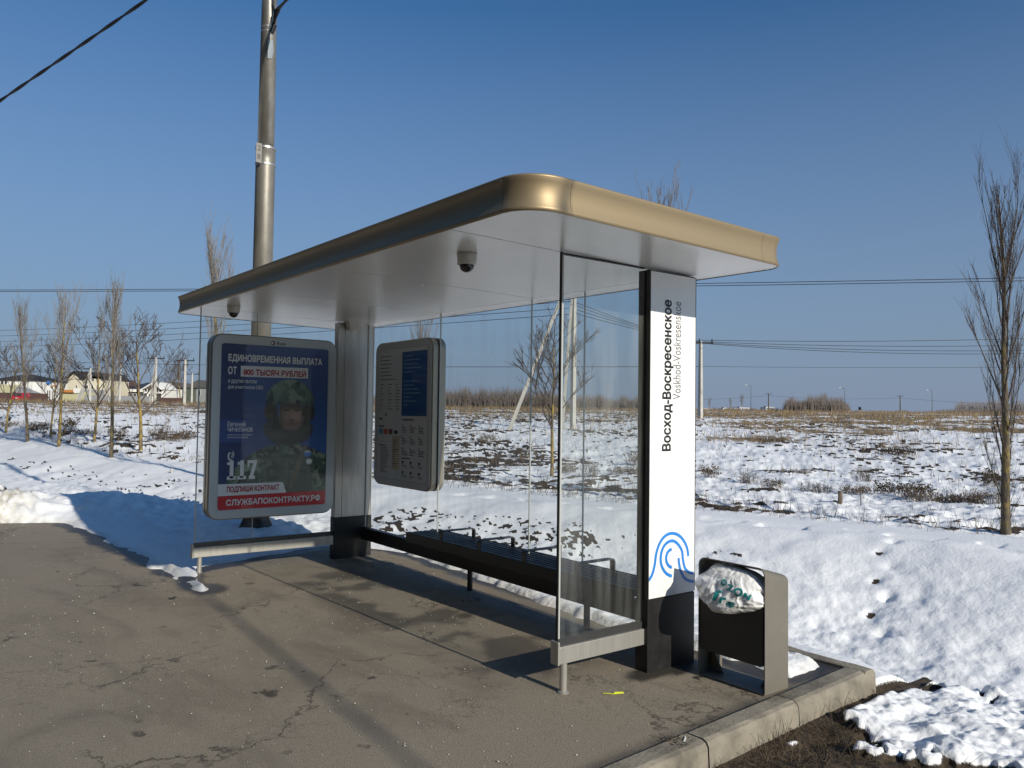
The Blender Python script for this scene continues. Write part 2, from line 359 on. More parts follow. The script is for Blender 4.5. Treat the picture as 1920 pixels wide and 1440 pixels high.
def full_h(d, l):
    z = base_h(d, l); e = bank(l); c = crest(l); t = (d-e)/np.maximum(c-e, .5)
    rho = np.hypot(d-CAM[0], l-CAM[1])
    soil = np.zeros_like(d); grass = np.zeros_like(d); dirty = np.zeros_like(d)
    out = sm(-.02, .08, t)                                   # beyond the edge of the paved area
    # pillowy snow in the ditch
    amp = out*(1-sm(.95, 1.1, t))
    b1 = fbm(d*2.6+3, l*2.2, 1, 4); b2 = fbm(d*7.5, l*6.5, 2, 3)
    rough = sm(.1, .4, t)*(1-sm(.5, .98, t))
    z = z + amp*((b1-.5)*.07*(.3+rough) + (b2-.5)*.030*(.2+rough)*(.4+1.2*vn(d*.8, l*.8, 77)) + (fbm(d*15, l*12, 9, 3)-.5)*.012*rough + (fbm(d*.7, l*.7, 8, 3)-.5)*.16)
    sp = fbm(d*13, l*9, 3, 3)+.50*(fbm(d*.9, l*.9, 6, 2)-.5)
    band = sm(.34, .46, t)*(1-sm(.58, .90, t))*np.interp(l, [-3,2.0,3.6,8,14,30], [.0,.0,.9,1,.6,.2])
    soil = np.maximum(soil, sm(.755, .80, sp+.06*band)*amp*sm(.05, .3, band))
    # the field
    f = sm(1.22, 1.55, t)
    h1 = fbm(d*.75, l*.75, 21, 4); h2 = fbm(d*3.4, l*3.4, 22, 4); h3 = fbm(d*.21, l*.21, 23, 3)
    z = z + f*((h1-.5)*.24 + (h2-.5)*.13 + (fbm(d*9, l*9, 24, 2)-.5)*.05)
    fs = h2*.62+h1*.38+(fbm(d*.16, l*.16, 25, 3)-.5)*.42+.16*(fbm(d*9, l*9, 24, 2)-.5)-.10*np.exp(-((rho-17)/7.)**2)*sm(12,2,l)
    soil = np.maximum(soil, f*sm(.585, .63, fs))
    edge = sm(1.15, 1.3, t)*(1-sm(1.38, 1.7, t))              # ragged weedy edge of the field
    soil = np.maximum(soil, edge*sm(.62, .68, h2+.25*(h1-.5)))
    z = z + edge*(h2-.4)*.12
    a_ = np.interp(l, [0,15,40], [19,26,48]); far = sm(a_, a_+30, rho+(h3-.5)*30)*f
    grass = np.maximum(grass, far*(.30+.66*sm(.36, .60, fbm(d*.25, l*.25, 31, 4)))*sm(.30, .55, h2+.14))
    grass = np.maximum(grass, sm(95, 170, rho)*f*.8)
    # track across the snow by the trees
    z = z-.085*((d > 1.2) & (l < .3) & (l > -1.0))*(1-sm(.0, .10, t))
    tr = np.exp(-((t-1.04)/.035)**2); z = z - tr*.045*sm(.45, .6, vn(d*3.1, l*3.1, 41))
    # footprints down the bank
    for (x0, y0, x1, y1) in ((4.6,1.0,6.6,1.9),(3.4,-1.15,4.4,-.8)):
        L_ = math.hypot(x1-x0, y1-y0); n = max(2, int(L_/.33))
        for k in range(n+1):
            px, py = x0+(x1-x0)*k/n+(.07 if k % 2 else -.07)*(-(y1-y0)/L_), y0+(y1-y0)*k/n+(.07 if k % 2 else -.07)*((x1-x0)/L_)
            q = np.exp(-(((d-px)/.10)**2+((l-py)/.075)**2)); z = z-q*(.02+.05*float(vn(np.float64(px*9.1), np.float64(py*9.7), 4))); soil = np.maximum(soil, .95*sm(.62, .8, q+.25*(vn(d*14, l*14, 6)-.5))*(k % 2)*(vn(np.float64(px*7), np.float64(py*7), 3) > .35))
    # the strip of earth outside the kerb
    ver = (1-sm(-.02, .1, t))*sm(kerb_in(d)-KW+.02, kerb_in(d)-KW-.02, l)*0 + ((l < kerb_in(d)-KW+.03) & (t < .12))*1.0
    vv = ver > 0
    hv = fbm(d*6, l*6, 51, 4); sv = fbm(d*2.4+9, l*3.4, 52, 4)
    cov = sm(.50, .54, sv+.16*sm(.1, 1.2, d)+.24*sm(-1.2, -2.0, l)*sm(0, 1, d)-.42*sm(.3, -.9, d)+.08*(vn(d*17, l*17, 7)-.5)-.17*np.exp(-((d-1.15)/.2)**2-((l+.95)/.2)**2))
    near = np.clip((kerb_in(d)-KW-l)/.14, 0, 1)
    cov = cov*sm(.25, .9, near)
    zv = -.115-.03*near+(hv-.5)*.07*near + cov*.045*(.6+hv) - sm(-.05, .12, t)*.03
    z = np.where(vv, zv-sm(-.12, .12, t)*.06, z); soil = np.where(vv, 1-cov, soil)
    # paved area lies above the ground sheet; snow on it pushes through
    pav = (t <= .0) & (~vv)
    s = snow_on_platform(d, l)
    lump = np.interp(l, [3,5,8,9,10.2,14], [.5,.75,.8,1.5,1.9,1.2])
    pile = np.exp(-(np.maximum(np.abs(d+3.6)-.9,0)/.55)**2-((l-10.0)/.7)**2)+.6*np.exp(-(((d+6)/2)**2+((l-10.9)/.9)**2))
    rise = sm(-.04, .22, s)*(.075*lump)+sm(.2, 1.2, s)*.10*sm(4.4, 6, l)+sm(0,.4,s)*pile*.20
    ridge = np.exp(-((d+1.565+(l-4.1)*.06+.03*np.sin(l*9))/.075)**2)*sm(3.55, 3.85, l)*(1-sm(4.9, 5.6, l)); rise = rise+ridge*.060*(.35+1.3*vn(d*11, l*8, 44))
    rise = np.where((l < 4.3) & (d > .25), sm(-.03, .16, s)*.085, rise)
    zp = -.035+rise*(.75+.5*b2)+sm(0,.3,s)*(b1-.5)*.06*sm(4.4,5.5,l)+sm(0,.3,s)*pile*(fbm(d*5.5,l*5.5,61,4)-.5)*.62
    kerbzone = (d > 1.0) & (l < .05) & (l > -1)
    z = np.where(pav, np.where(kerbzone, np.where(d > 1.05, -.09, np.minimum(zp, -.035)), zp), z)
    dirty = np.where(pav, np.clip(sm(.25, .0, s)*.6+pile*1.6, 0, 1), dirty)
    soil = np.where(pav, pile*sm(.62,.70,fbm(d*3.5,l*3.5,71,3)+.06), soil)
    return z, soil, grass, dirty

def build_ground():
    half = 41.0
    fine = np.arange(-half, half+.001, .112); coarse = np.concatenate([np.arange(half+1.5, 360-half-1, 3.0)])
    ang = np.radians(np.concatenate([fine, coarse])); na = len(ang); a0 = math.atan2(FW[1], FW[0])
    rs = [0.6, 1.2, 1.8, 2.3]; r = 2.6
    while r < 1500: rs.append(r); r += min(max(.011, r*r/2500), r*.013)
    rs += [2200, 4000]; rs = np.array(rs); nr = len(rs)
    A, Rr = np.meshgrid(a0-ang, rs, indexing='xy')
    X = CAM[0]+Rr*np.cos(A); Y = CAM[1]+Rr*np.sin(A)
    z, soil, grass, dirty = full_h(X, Y)
    z = np.where(Rr < 2.2, -.2, z)
    beh = (X < -4.0) & (Y < 8.5) | (X < -14)                              # under and across the road
    z = np.where(beh & (X > -11.5), -.06, z)
    z = np.where(X <= -11.5, -.05+.25*sm(-11.5, -14, X)+.2*fbm(X*.4, Y*.4, 91, 3), z); soil = np.where(X <= -14, 1.0, soil)  # bare soil added beyond the road to keep snow bounce off the fascia
    co = np.stack([X, Y, z], -1).reshape(-1, 3).astype(np.float32)
    i = np.arange(nr-1)[:, None]; j = np.arange(na)[None, :]; jn = (j+1) % na
    q = np.stack([i*na+j, (i+1)*na+j, (i+1)*na+jn, i*na+jn], -1).reshape(-1, 4)[:, ::-1]
    me = bpy.data.meshes.new('snow_ground'); me.vertices.add(len(co)); me.vertices.foreach_set('co', co.ravel())
    me.loops.add(q.size); me.loops.foreach_set('vertex_index', q.ravel().astype(np.int32))
    me.polygons.add(len(q)); me.polygons.foreach_set('loop_start', np.arange(0, q.size, 4, dtype=np.int32))
    me.polygons.foreach_set('use_smooth', np.ones(len(q), bool))
    me.update(); me.materials.append(M['snow'])
    ca = me.color_attributes.new('cover', 'FLOAT_COLOR', 'POINT')
    c = np.stack([soil, grass, dirty, np.ones_like(soil)], -1).astype(np.float32); ca.data.foreach_set('color', c.ravel())
    o = link('snow_ground', me); tag(o, kind='structure'); return o
build_ground()

# ------------------------------------------------------------------ paved area and kerb
def build_pavement():
    xs = np.unique(np.concatenate([np.arange(-14, -4.01, .5), np.arange(-4, 1.08, .045), [1.08]])); ys = np.unique(np.concatenate([np.arange(-60, -3, 2), np.arange(-3, 10, .045), np.arange(10, 90, 2)]))
    nx, ny = len(xs), len(ys); X, Y = np.meshgrid(xs, ys)
    K = kerb_in(X)-.004
    Yc = np.where((X > -4.0) & (Y < K), K, Y)                               # stops at the kerb
    z = np.where(X < -11.4, -.3, 0)+(fbm(X*.9, Yc*.9, 3, 3)-.5)*.012
    co = np.stack([X, Yc, z], -1).reshape(-1, 3)
    idx = (np.arange(ny-1)[:, None]*nx+np.arange(nx-1)[None, :]).ravel()
    q = np.stack([idx, idx+1, idx+nx+1, idx+nx], -1)
    yy = Yc.ravel(); keep = np.ptp(yy[q], axis=1) > 1e-6
    cy = yy[q].mean(1); cx = co[q][:, :, 0].mean(1); keep &= (cx > -5.0) &  ~((cy > 10.9) & (cx > -9)); q = q[keep]
    me = bpy.data.meshes.new('pavement'); me.from_pydata(co.tolist(), [], q.tolist()); me.materials.append(M['asphalt'])
    me.polygons.foreach_set('use_smooth', [True]*len(q))
    s = snow_on_platform(X, Yc)
    n = fbm(X*3, Yc*3, 13, 4)
    damp = np.clip(sm(-.11, -.03, s+(n-.5)*.16), 0, 1)*.95
    inside = sm(.15, -.3, np.abs(X+.2)-.75)*sm(.1, .5, Yc)*(1-sm(3.6, 4.3, Yc))
    damp = np.maximum(damp, inside*sm(.44, .60, fbm(X*2.6, Yc*3.2, 17, 5))*.62)
    damp = np.maximum(damp, .85*np.exp(-((X+.15)/.16)**2-((Yc-1.75)/.09)**2)*sm(.3, .5, n))
    damp = np.maximum(damp, .7*sm(.10, .0, Yc-kerb_in(X)-.03*n)*sm(.35, .6, n))
    damp = np.maximum(damp, .9*sm(.30, .42, np.exp(-((X-.25)/.45)**2-((Yc+.02)/.13)**2)*n*1.3))
    damp = np.maximum(damp, .95*sm(.25,.55,np.exp(-((X+1.50)/.17)**2-((Yc-3.78)/.24)**2)+.3*(n-.5)))
    sand = sm(.0, .10, .13-np.abs(X-.505-.05*(n-.5)))*sm(-.1, .4, Yc)*(1-sm(4.1, 4.6, Yc))*sm(.25, .6, n+.15)*.85
    ca = me.color_attributes.new('wear', 'FLOAT_COLOR', 'POINT')
    ca.data.foreach_set('color', np.stack([damp, sand, 0*damp, 1+0*damp], -1).astype(np.float32).ravel())
    o = link('pavement', me); tag(o, kind='structure')
build_pavement()
mb = MB(); mb.add([(-5.2,-60,-.012),(-5.2,90,-.012),(-11.6,90,-.012),(-11.6,-60,-.012)], [(0,1,2,3)])
tag(mb.build('road', mat('darkened_road_asphalt', (.045,.043,.042), .55, 0, .4, noise=(.7,(.065,.06,.055),.35,.7), bump=(120,.4,.005)), None), kind='structure')  # unseen carriageway, coloured dark to cut bounce light on the roof fascia

kerb = thing('kerb', 'pale concrete kerb of separate stones round the end of the bus stop', 'kerb'); kerb['kind'] = 'structure'; del kerb['category'], kerb['label']
def kerb_stone(p0, p1, w, n_out):      # along p0->p1 (inner line), w outwards
    p0 = Vector((*p0, 0)); p1 = Vector((*p1, 0)); t = (p1-p0).normalized(); nn = Vector(n_out).normalized(); L_ = (p1-p0).length
    prof = [(0,-.28),(0,.008),(.01,.016),(w-.035,.016),(w-.012,.006),(w,-.016),(w+.02,-.30)]
    k = len(prof); mb = MB(); segs = 9; vs = []
    for i in range(segs+1):
        for j, (a, b) in enumerate(prof):
            jit = 0 if j in (0, k-1) else (random.random()-.5)*.007
            vs.append(p0+t*(L_*i/segs)+nn*(a+jit)+Vector((0,0,b+jit*.6)))
    fs = [(i*k+j, i*k+j+1, (i+1)*k+j+1, (i+1)*k+j) for i in range(segs) for j in range(k-1)]
    fs += [tuple(range(k)), tuple(range(segs*k, (segs+1)*k))[::-1]]
    mb.add(vs, fs); return mb.build('kerb_stone', M['kerb'], kerb, bevel=0)
ed = [-3.9,-3.1,-2.3,-1.42,-.55,.285,1.085]
for a, b in zip(ed[:-1], ed[1:]): kerb_stone((a+.006, kerb_in(a+.006)), (b-.006, kerb_in(b-.006)), KW, (.06,-1,0))
yk = kerb_in(1.09)-KW
for a, b in [(yk,.25),(.25,1.25),(1.25,2.25),(2.25,3.25),(3.25,4.25)]: kerb_stone((1.09, a+.004), (1.09, b-.004), .12, (1,0,0))

# ------------------------------------------------------------------ bus shelter
def soffit(d, l): return 2.5+.00895*l-.0184*d
shelter = thing('bus_shelter', 'glass bus shelter with bronze edged flat roof, steel columns and stop name sign', 'bus shelter')
X0, X1, Y0, Y1 = -1.452, .553, -.600, 5.335
def outline(off=0, r=.27, n=10):
    out = []; a, b, c, e = X0-off, Y0-off, X1+off, Y1+off
    for sx, sy, rr_, a0 in ((1,1,.13,0),(-1,1,.13,90),(-1,-1,.195,180),(1,-1,.13,270)):
        q = rr_+off; cx = c-q if sx > 0 else a+q; cy = e-q if sy > 0 else b+q
        for k in range(n+1):
            t = math.radians(a0+90*k/n); out.append((cx+q*math.cos(t), cy+q*math.sin(t)))
    return out
# roof deck (part) with fascia lengths and ceiling panels as sub-parts
deck = MB(); deck.prism(outline(-.013), lambda a,b,h: (a, b, soffit(a,b)+h), .012, .158); roof = deck.build('roof', M['joint'], shelter)
FASC = [(-.004,-.004),(.008,.002),(.004,.016),(-.004,.042),(-.008,.075),(-.006,.11),(.001,.138),(.010,.156),(.010,.166),(-.02,.168)]
def fascia():
    loop = outline(0, .27, 14); n = len(loop)
    nor = []
    for i in range(n):
        a = Vector((*loop[(i+1)%n], 0))-Vector((*loop[i-1], 0)); nor.append(Vector((a.y, -a.x, 0)).normalized())
    # split where the photo shows joints: near corner, along the near end, rear corner
    pts = list(range(n))
    def strip(poly, close=False):
        mb = MB(); k = len(FASC); vs = []
        for (p, nn) in poly:
            for o, h in FASC: vs.append((p[0]+nn.x*o, p[1]+nn.y*o, soffit(p[0], p[1])+h))
        for i in range(len(poly)-1):
            for j in range(k-1): mb.f.append((i*k+j, (i+1)*k+j, (i+1)*k+j+1, i*k+j+1)); mb.m.append(0)
        mb.v = [tuple(v) for v in vs]
        o = mb.build('fascia', M['bronze'], roof, smooth=True, fix=True)
        return o
    P = [(Vector((*loop[i], 0)), nor[i]) for i in range(n)]
    # order from rrect: corner (X1,Y1), (X0,Y1), (X0,Y0), (X1,Y0)
    m = 15; c = [P[k*m:(k+1)*m] for k in range(4)]
    def straight(a, b, k=6):
        nn = Vector((b.y-a.y, -(b.x-a.x), 0)).normalized(); return [(a+(b-a)*(i/k), nn) for i in range(k+1)]
    c[2] = c[2]+[(Vector((X0+.262,Y0,0)), Vector((0,-1,0)))]; c[3] = [(Vector((X1-.24,Y0,0)), Vector((0,-1,0)))]+c[3]
    g = .002
    def cut(pa, pb):
        t = (pb-pa).normalized()*g; return straight(pa+t, pb-t)
    for k in range(4): strip(c[k])
    strip(cut(c[0][-1][0], c[1][0][0])); strip(cut(c[1][-1][0], c[2][0][0])); strip(cut(c[2][-1][0], c[3][0][0])); strip(cut(c[3][-1][0], c[0][0][0]))
fascia()
def ceiling():
    out = outline(-.002, .268, 10)
    def clip(poly, ax, val, keep_less):
        res = []
        for i in range(len(poly)):
            a, b = poly[i-1], poly[i]; ia = (a[ax] <= val) == keep_less; ib = (b[ax] <= val) == keep_less
            if ia != ib:
                t = (val-a[ax])/(b[ax]-a[ax]); res.append((a[0]+t*(b[0]-a[0]), a[1]+t*(b[1]-a[1])))
            if ib: res.append(b)
        return res
    g = .005
    for a, b, split in ((-9,.06,False),(.06,1.59,True),(1.59,3.03,True),(3.03,4.53,True),(4.53,9,False)):
        p = clip(clip(out, 1, a+g, False), 1, b-g, True)
        for q in ([clip(p, 0, .36-g, True), clip(p, 0, .36+g, False)] if split else [p]):
            MB().prism(q, lambda x,y,h: (x,y,soffit(x,y)+h), 0, .010).build('ceiling_panel', M['soffit'], roof)
ceiling()

# columns
CW, CT = .430, .095
def column(y0):
    mb = MB(); mb.box((0,y0,.44), (.075,y0+CT,soffit(0,y0)-.012)); mb.box((.081,y0+.003,.44), (CW-.012,y0+CT-.003,soffit(CW,y0)-.012)); mb.box((CW-.009,y0,.44), (CW,y0+CT,soffit(CW,y0)-.012))
    mb.box((.07,y0+.02,.43), (CW-.005,y0+CT-.02,soffit(CW,y0)-.006))
    c = mb.build('column', M['steel'], shelter)
    b = MB(); b.box((-.004,y0-.004,-.03), (CW+.004,y0+CT+.004,.441)); b.build('base_cover', M['black'], c, bevel=.003)
    return c
near_col = MB(); near_col.box((.002,.001,.44), (CW,CT,soffit(0,0)-.014)); near_col.box((.03,.02,2.4),(CW-.03,CT-.02,soffit(CW,0)-.004)); near_col = near_col.build('column', M['steel_dark'], shelter)
near_col['label'] = 'nearer column faced with the white stop name sign'
b = MB(); b.box((-.003,-.006,-.03), (CW+.004,CT+.004,.441)); b.build('base_cover', M['black'], near_col, bevel=.003)
st = MB(); st.box((-.004,.034,.442), (.001,.044,2.48)); st.build('groove_strip', M['rubber'], near_col)
far_col = column(4.486); far_col['label'] = 'farther brushed steel column between the two display cases'
# sign panel with lettering
sp_ = MB(); sp_.box((.001,-.008,.447), (CW-.002,.0,soffit(.2,0)-.02)); sign = sp_.build('sign_panel', M['white'], shelter, bevel=.001)
for x in (-.003, CW-.002):
    e = MB(); e.box((x,-.0095,.447), (x+.004,.003,soffit(.2,0)-.016)); e.build('edge_strip', M['steel_dark'], sign)

def text_mesh(body, res=6):
    """outline loops of the built-in font, filled by a constrained triangulation and the non-zero winding rule"""
    c = bpy.data.curves.new('t', 'FONT'); c.body = body; c.size = 10; c.resolution_u = res; c.fill_mode = 'NONE'
    o = bpy.data.objects.new('t', c); COL.objects.link(o)
    dg = bpy.context.evaluated_depsgraph_get(); dg.update(); me = bpy.data.meshes.new_from_object(o.evaluated_get(dg))
    co = np.array([v.co[:2] for v in me.vertices]); ed = [tuple(e.vertices) for e in me.edges]
    bpy.data.objects.remove(o); bpy.data.curves.remove(c); bpy.data.meshes.remove(me)
    nb = {}
    for a, b in ed: nb.setdefault(a, []).append(b); nb.setdefault(b, []).append(a)
    seen = set(); A = []; B = []
    for s in sorted(nb):                              # walk each loop from its lowest vertex, in index order
        if s in seen: continue
        cur, prev = s, None; loop = []
        while cur is not None and cur not in seen:
            seen.add(cur); loop.append(cur); nx = [q for q in sorted(nb[cur]) if q != prev and q not in seen]; prev, cur = cur, (nx[0] if nx else None)
        A += loop; B += loop[1:]+loop[:1]
    from mathutils.geometry import delaunay_2d_cdt
    vs, _, fs, _, _, _ = delaunay_2d_cdt([Vector(p) for p in co], list(zip(A, B)), [], 0, 1e-5)
    v = np.array([p[:] for p in vs]); f = np.array(fs); ct = v[f].mean(1)
    a = co[A]; b = co[B]; w = np.zeros(len(ct))
    for p, q in zip(a, b):
        up = (p[1] <= ct[:,1]) & (q[1] > ct[:,1]); dn = (p[1] > ct[:,1]) & (q[1] <= ct[:,1]); s = (q[0]-p[0])*(ct[:,1]-p[1])-(ct[:,0]-p[0])*(q[1]-p[1])
        w += (up & (s > 0)).astype(int)-(dn & (s < 0)).astype(int)
    return v/10, [tuple(map(int, t)) for t in f[w != 0]]
def lettering(name, body, m, parent, fn, x0, x1, y0, y1, bold=0.0, sub=None):
    """text stretched into the rectangle x0..x1, y0..y1 of a plane; fn(x, y) -> 3-D"""
    co, fs = text_mesh(body); mn, mx = co.min(0), co.max(0)
    p = (co-mn)/(mx-mn); mb = MB(); o_ = Vector(fn(x0,y0)); nn = (Vector(fn(x1,y0))-o_).cross(Vector(fn(x0,y1))-o_).normalized()
    hgt = abs(y1-y0)*bold; sh = [(0,0)] if not bold else [(-1,0),(1,0),(0,1),(0,-1),(.7,.7),(-.7,.7),(.7,-.7),(-.7,-.7)]
    for k, (sx, sy) in enumerate(sh):
        mb.add([Vector(fn(x0+(x1-x0)*a+sx*hgt, y0+(y1-y0)*b+sy*hgt))+nn*(k*.00006) for a, b in p], fs)
    return mb.build(name, m, parent, fix=False)
# along the column: text x runs up (z), text y runs towards -x
fs_ = lambda a, b: (b, -.0094, a)
tz0, tz1 = on_y(1252, 845, -.008)[2], on_y(1254, 563, -.008)[2]
lettering('stop_name_lettering', 'Восход-Воскресенское', M['ink'], sign, fs_, tz0, tz1, on_y(1262,700,-.008)[0], on_y(1242.5,700,-.008)[0], .03)
lettering('stop_name_lettering', 'Voskhod-Voskresenskoe', M['ink_grey'], sign, fs_, on_y(1268,749,-.008)[2], on_y(1272,566,-.008)[2], on_y(1276.5,650,-.008)[0], on_y(1262.5,650,-.008)[0], 0)
# wave emblem: three concentric strokes
def stroke(pts, w, name='wave_stroke'):
    P = [Vector((p[0], p[1])) for p in pts]; mb = MB(); vs = []
    for i, p in enumerate(P):
        t = (P[min(i+1,len(P)-1)]-P[max(i-1,0)]).normalized(); n = Vector((-t.y, t.x))*w*.5
        for q in (p+n, p-n): vs.append((min(max(q.x,.003),CW-.004), -.0094, q.y))
    mb.add(vs, [(2*i, 2*i+1, 2*i+3, 2*i+2) for i in range(len(P)-1)]); return mb.build(name, M['blue'], sign, fix=False)
def cr(px, n=8):      # smooth curve through points of the 960,880 crop (scale 3.13)
    pts = [Vector((p[0], p[2])) for p in [on_y(960+x/3.13, 880+y/3.13, -.0094) for x, y in px]]; out = []
    for i in range(len(pts)-1):
        p0, p1, p2, p3 = pts[max(i-1,0)], pts[i], pts[i+1], pts[min(i+2,len(pts)-1)]
        for k in range(n):
            t = k/n; out.append(.5*((2*p1)+(p2-p0)*t+(2*p0-5*p1+4*p2-p3)*t*t+(3*p1-p0-3*p2+p3)*t**3))
    return out+[pts[-1]]
stroke(cr([(800,655),(822,620),(838,560),(848,490),(872,425),(908,385),(948,376),(985,392),(1014,428),(1030,470),(1035,510)]), .020)
stroke(cr([(938,628),(905,610),(880,570),(873,520),(885,465),(912,430),(945,420),(975,440),(998,480),(1004,530),(1016,580),(1040,604),(1066,610)]), .020)
stroke(cr([(938,578),(915,560),(905,528),(910,496),(922,478),(938,468)]), .020)
stroke(cr([(978,520),(982,560),(994,605),(1015,640),(1042,655),(1066,658)]), .020)

# side screens
def pane(a, b, name='glass_pane', label=None):
    mb = MB(); mb.box(a, b); o = mb.build(name, M['glass'], shelter)
    if label: o['label'] = label
    return o
gp = pane((-.672,.046,.275), (-.006,.056,2.49), label='near side screen with dusty streaks')
e = MB(); e.box((-.684,.042,.275), (-.6725,.060,soffit(-.68,.05)-.003)); e.build('edge_profile', M['edge'], gp)
e = MB(); e.box((-.690,.043,.275), (-.6845,.059,soffit(-.68,.05)-.003)); e.build('gasket', M['rubber'], gp)
e = MB(); e.box((-.684,.040,soffit(-.3,.05)-.010), (-.004,.062,soffit(-.3,.05)-.001)); e.build('gasket', M['rubber'], gp)
def rail(x0, x1, y, z0, z1, w):
    mb = MB(); mb.box((x0,y-w/2,z0), (x1,y+w/2,z1)); r = mb.build('lower_rail', M['steel'], shelter, bevel=.003)
    c = MB(); c.box((x0+.004,y-.013,z1+.001), (x1-.002,y-.0065,z1+.042)); c.box((x0+.004,y+.0065,z1+.001), (x1-.002,y+.013,z1+.042)); c.build('clamp_strip', M['steel_dark'], r)
    f = MB(); f.box((x0-.014,y-w/2-.003,z0-.004), (x0-.001,y+w/2+.003,z1+.03)); f.build('end_plate', M['steel'], r, bevel=.002)
    return r
rail(-.690, -.004, .051, .166, .262, .062)
rail(-1.436, -.004, 4.524, .152, .248, .062)
def leg(x, y, z1, r=.0215):
    mb = MB(); mb.lathe([(r,-.01),(r,z1)], (x,y,0), 20); mb.lathe([(r+.012,-.004),(r+.012,.004),(r+.001,.009)], (x,y,0), 20); return mb.build('leg', M['steel'], shelter, smooth=False)
leg(-.640, .045, .165); leg(-1.372, 4.524, .151)
fp = pane((-1.418,4.519,.262), (-.872,4.529,soffit(-1,4.5)-.004)); fp2 = pane((-.866,4.519,.262), (-.012,4.529,soffit(-.4,4.5)-.004))
for x, p in ((-1.428,fp),(-.8715,fp2)):
    e = MB(); e.box((x,4.517,.262), (x+(.009 if x < -1 else .005),4.531,soffit(x,4.5)-.003)); e.build('edge_profile', M['edge'], p)
# back wall of glass on a beam
ys = [.100,.985,1.62,3.005,4.480]
for a, b in zip(ys[:-1], ys[1:]):
    p = pane((.355,a+.003,.318), (.365,b-.003,soffit(.36,a)-.004))
    e = MB(); e.box((.3535,b-.0025,.318), (.3665,b+.0025,soffit(.36,b)-.004)); e.build('edge_profile', M['edge'], p)
bm_ = MB(); bm_.box((.325,.100,.182), (.395,4.482,.312)); beam = bm_.build('rear_beam', M['bench'], shelter, bevel=.003)
for y in (.93,2.45): mb = MB(); mb.lathe([(.024,-.01),(.024,.181)], (.36,y,0), 16); mb.build('leg', M['bench'], shelter)

# bench
bench = thing('bench', 'black slatted metal bench with four low armrests fixed inside the bus shelter', 'bench', (.28,1.7,0))
bl = lambda o: place(o, (.28,1.7,0))
for k in range(6):
    x = .118+k*.056
    mb = MB(); mb.box((x,.22,.424), (x+.040,3.135,.450)); bl(mb.build('slat', M['bench'], bench, bevel=.003))
mb = MB(); mb.box((.098,.215,.358), (.114,3.14,.452)); bl(mb.build('front_board', M['bench'], bench, bevel=.004))
mb = MB(); mb.box((.452,.215,.40), (.466,3.14,.452)); bl(mb.build('back_board', M['bench'], bench, bevel=.003))
for y in (.3,.95,1.7,2.45,3.05):
    mb = MB(); mb.box((.115,y-.02,.385), (.45,y+.02,.422)); mb.box((.31,y-.02,.313), (.41,y+.02,.385)); bl(mb.build('bracket', M['bench'], bench))
for y in (.765,1.36,1.955,2.54):
    w, th = .048, .011; x0, x1, z0, z1, r = .100, .462, .43, .538, .030
    def path(o):
        p = [(x0+o, z0)]
        for k in range(7): a = math.pi-math.pi/2*k/6; p.append((x0+r+(r-o)*math.cos(a), z1-r+(r-o)*math.sin(a)))
        for k in range(7): a = math.pi/2-math.pi/2*k/6; p.append((x1-r+(r-o)*math.cos(a), z1-r+(r-o)*math.sin(a)))
        return p+[(x1-o, z0)]
    po, pi_ = path(0), path(th); n = len(po); vs = [(a,y+s*w/2,b) for s in (-1,1) for lp in (po,pi_) for a,b in lp]; fs = []
    for i in range(n-1): fs += [(i,i+1,n+i+1,n+i), (2*n+i,3*n+i,3*n+i+1,2*n+i+1), (i,2*n+i,2*n+i+1,i+1), (n+i,n+i+1,3*n+i+1,3*n+i)]
    fs += [(0,n,3*n,2*n), (n-1,3*n-1,4*n-1,2*n-1)]
    mb = MB(); mb.add(vs, fs); bl(mb.build('armrest', M['steel_dark'], bench))

# ------------------------------------------------------------------ display cases
def half_case(parent, x0, x1, z0, z1, h0, h1, fn, r, name, face):
    """one rounded half of a case; h0 = glass side, h1 = face side"""
    o1 = rrect(x0, z0, x1, z1, r, 8); o2 = rrect(x0+.012, z0+.012, x1-.012, z1-.012, r-.012, 8); n = len(o1); mb = MB()
    s = 1 if h1 > h0 else -1; hm = h1-s*.012
    vs = [fn(a,b,h0) for a,b in o1]+[fn(a,b,hm) for a,b in o1]+[fn(a,b,h1) for a,b in o2]
    fs = [(k*n+i, k*n+(i+1)%n, (k+1)*n+(i+1)%n, (k+1)*n+i) for k in range(2) for i in range(n)]+[tuple(range(n))]
    mb.add(vs, fs, 0); o = mb.build(name, M['boxside'], parent, smooth=False); return o2
def case(root, x0, x1, z0, z1, mid, dirn, fn, r, border):
    gap = .012; T = .078
    for s in (-1, 1):
        half_case(root, x0, x1, z0, z1, mid+s*gap, mid+s*T, fn, r, 'case_half', None)
        o2 = rrect(x0+.012, z0+.012, x1-.012, z1-.012, r-.012, 8); n = len(o2)
        i2 = rrect(x0+border, z0+border*1.0, x1-border, z1-border, .028, 8)
        mb = MB(); mb.ring(o2, i2, fn, mid+s*(T-.003), mid+s*(T+.003)); mb.build('front_frame', M['boxframe'], root)
    mb = MB(); mb.prism(rrect(x0+.02, z0+.02, x1-.02, z1-.02, r-.02, 8), fn, mid-gap, mid+gap); mb.build('middle_gasket', M['rubber'], root)
    return mid+dirn*T
LB = dict(x0=-1.338, x1=-.034, z0=.500, z1=2.318)
adv = thing('advertising_lightbox', 'rounded pale grey lightbox with blue soldier recruitment poster on the far screen', 'lightbox', (-.69,4.43,0))
lbf = lambda a, b, h: (a+.69, h-4.43, b)
front = case(adv, LB['x0'], LB['x1'], LB['z0'], LB['z1'], 4.524, -1, lbf, .115, .096)     # faces -y
PX0, PX1, PZ0, PZ1 = -1.242, -.130, .596, 2.222
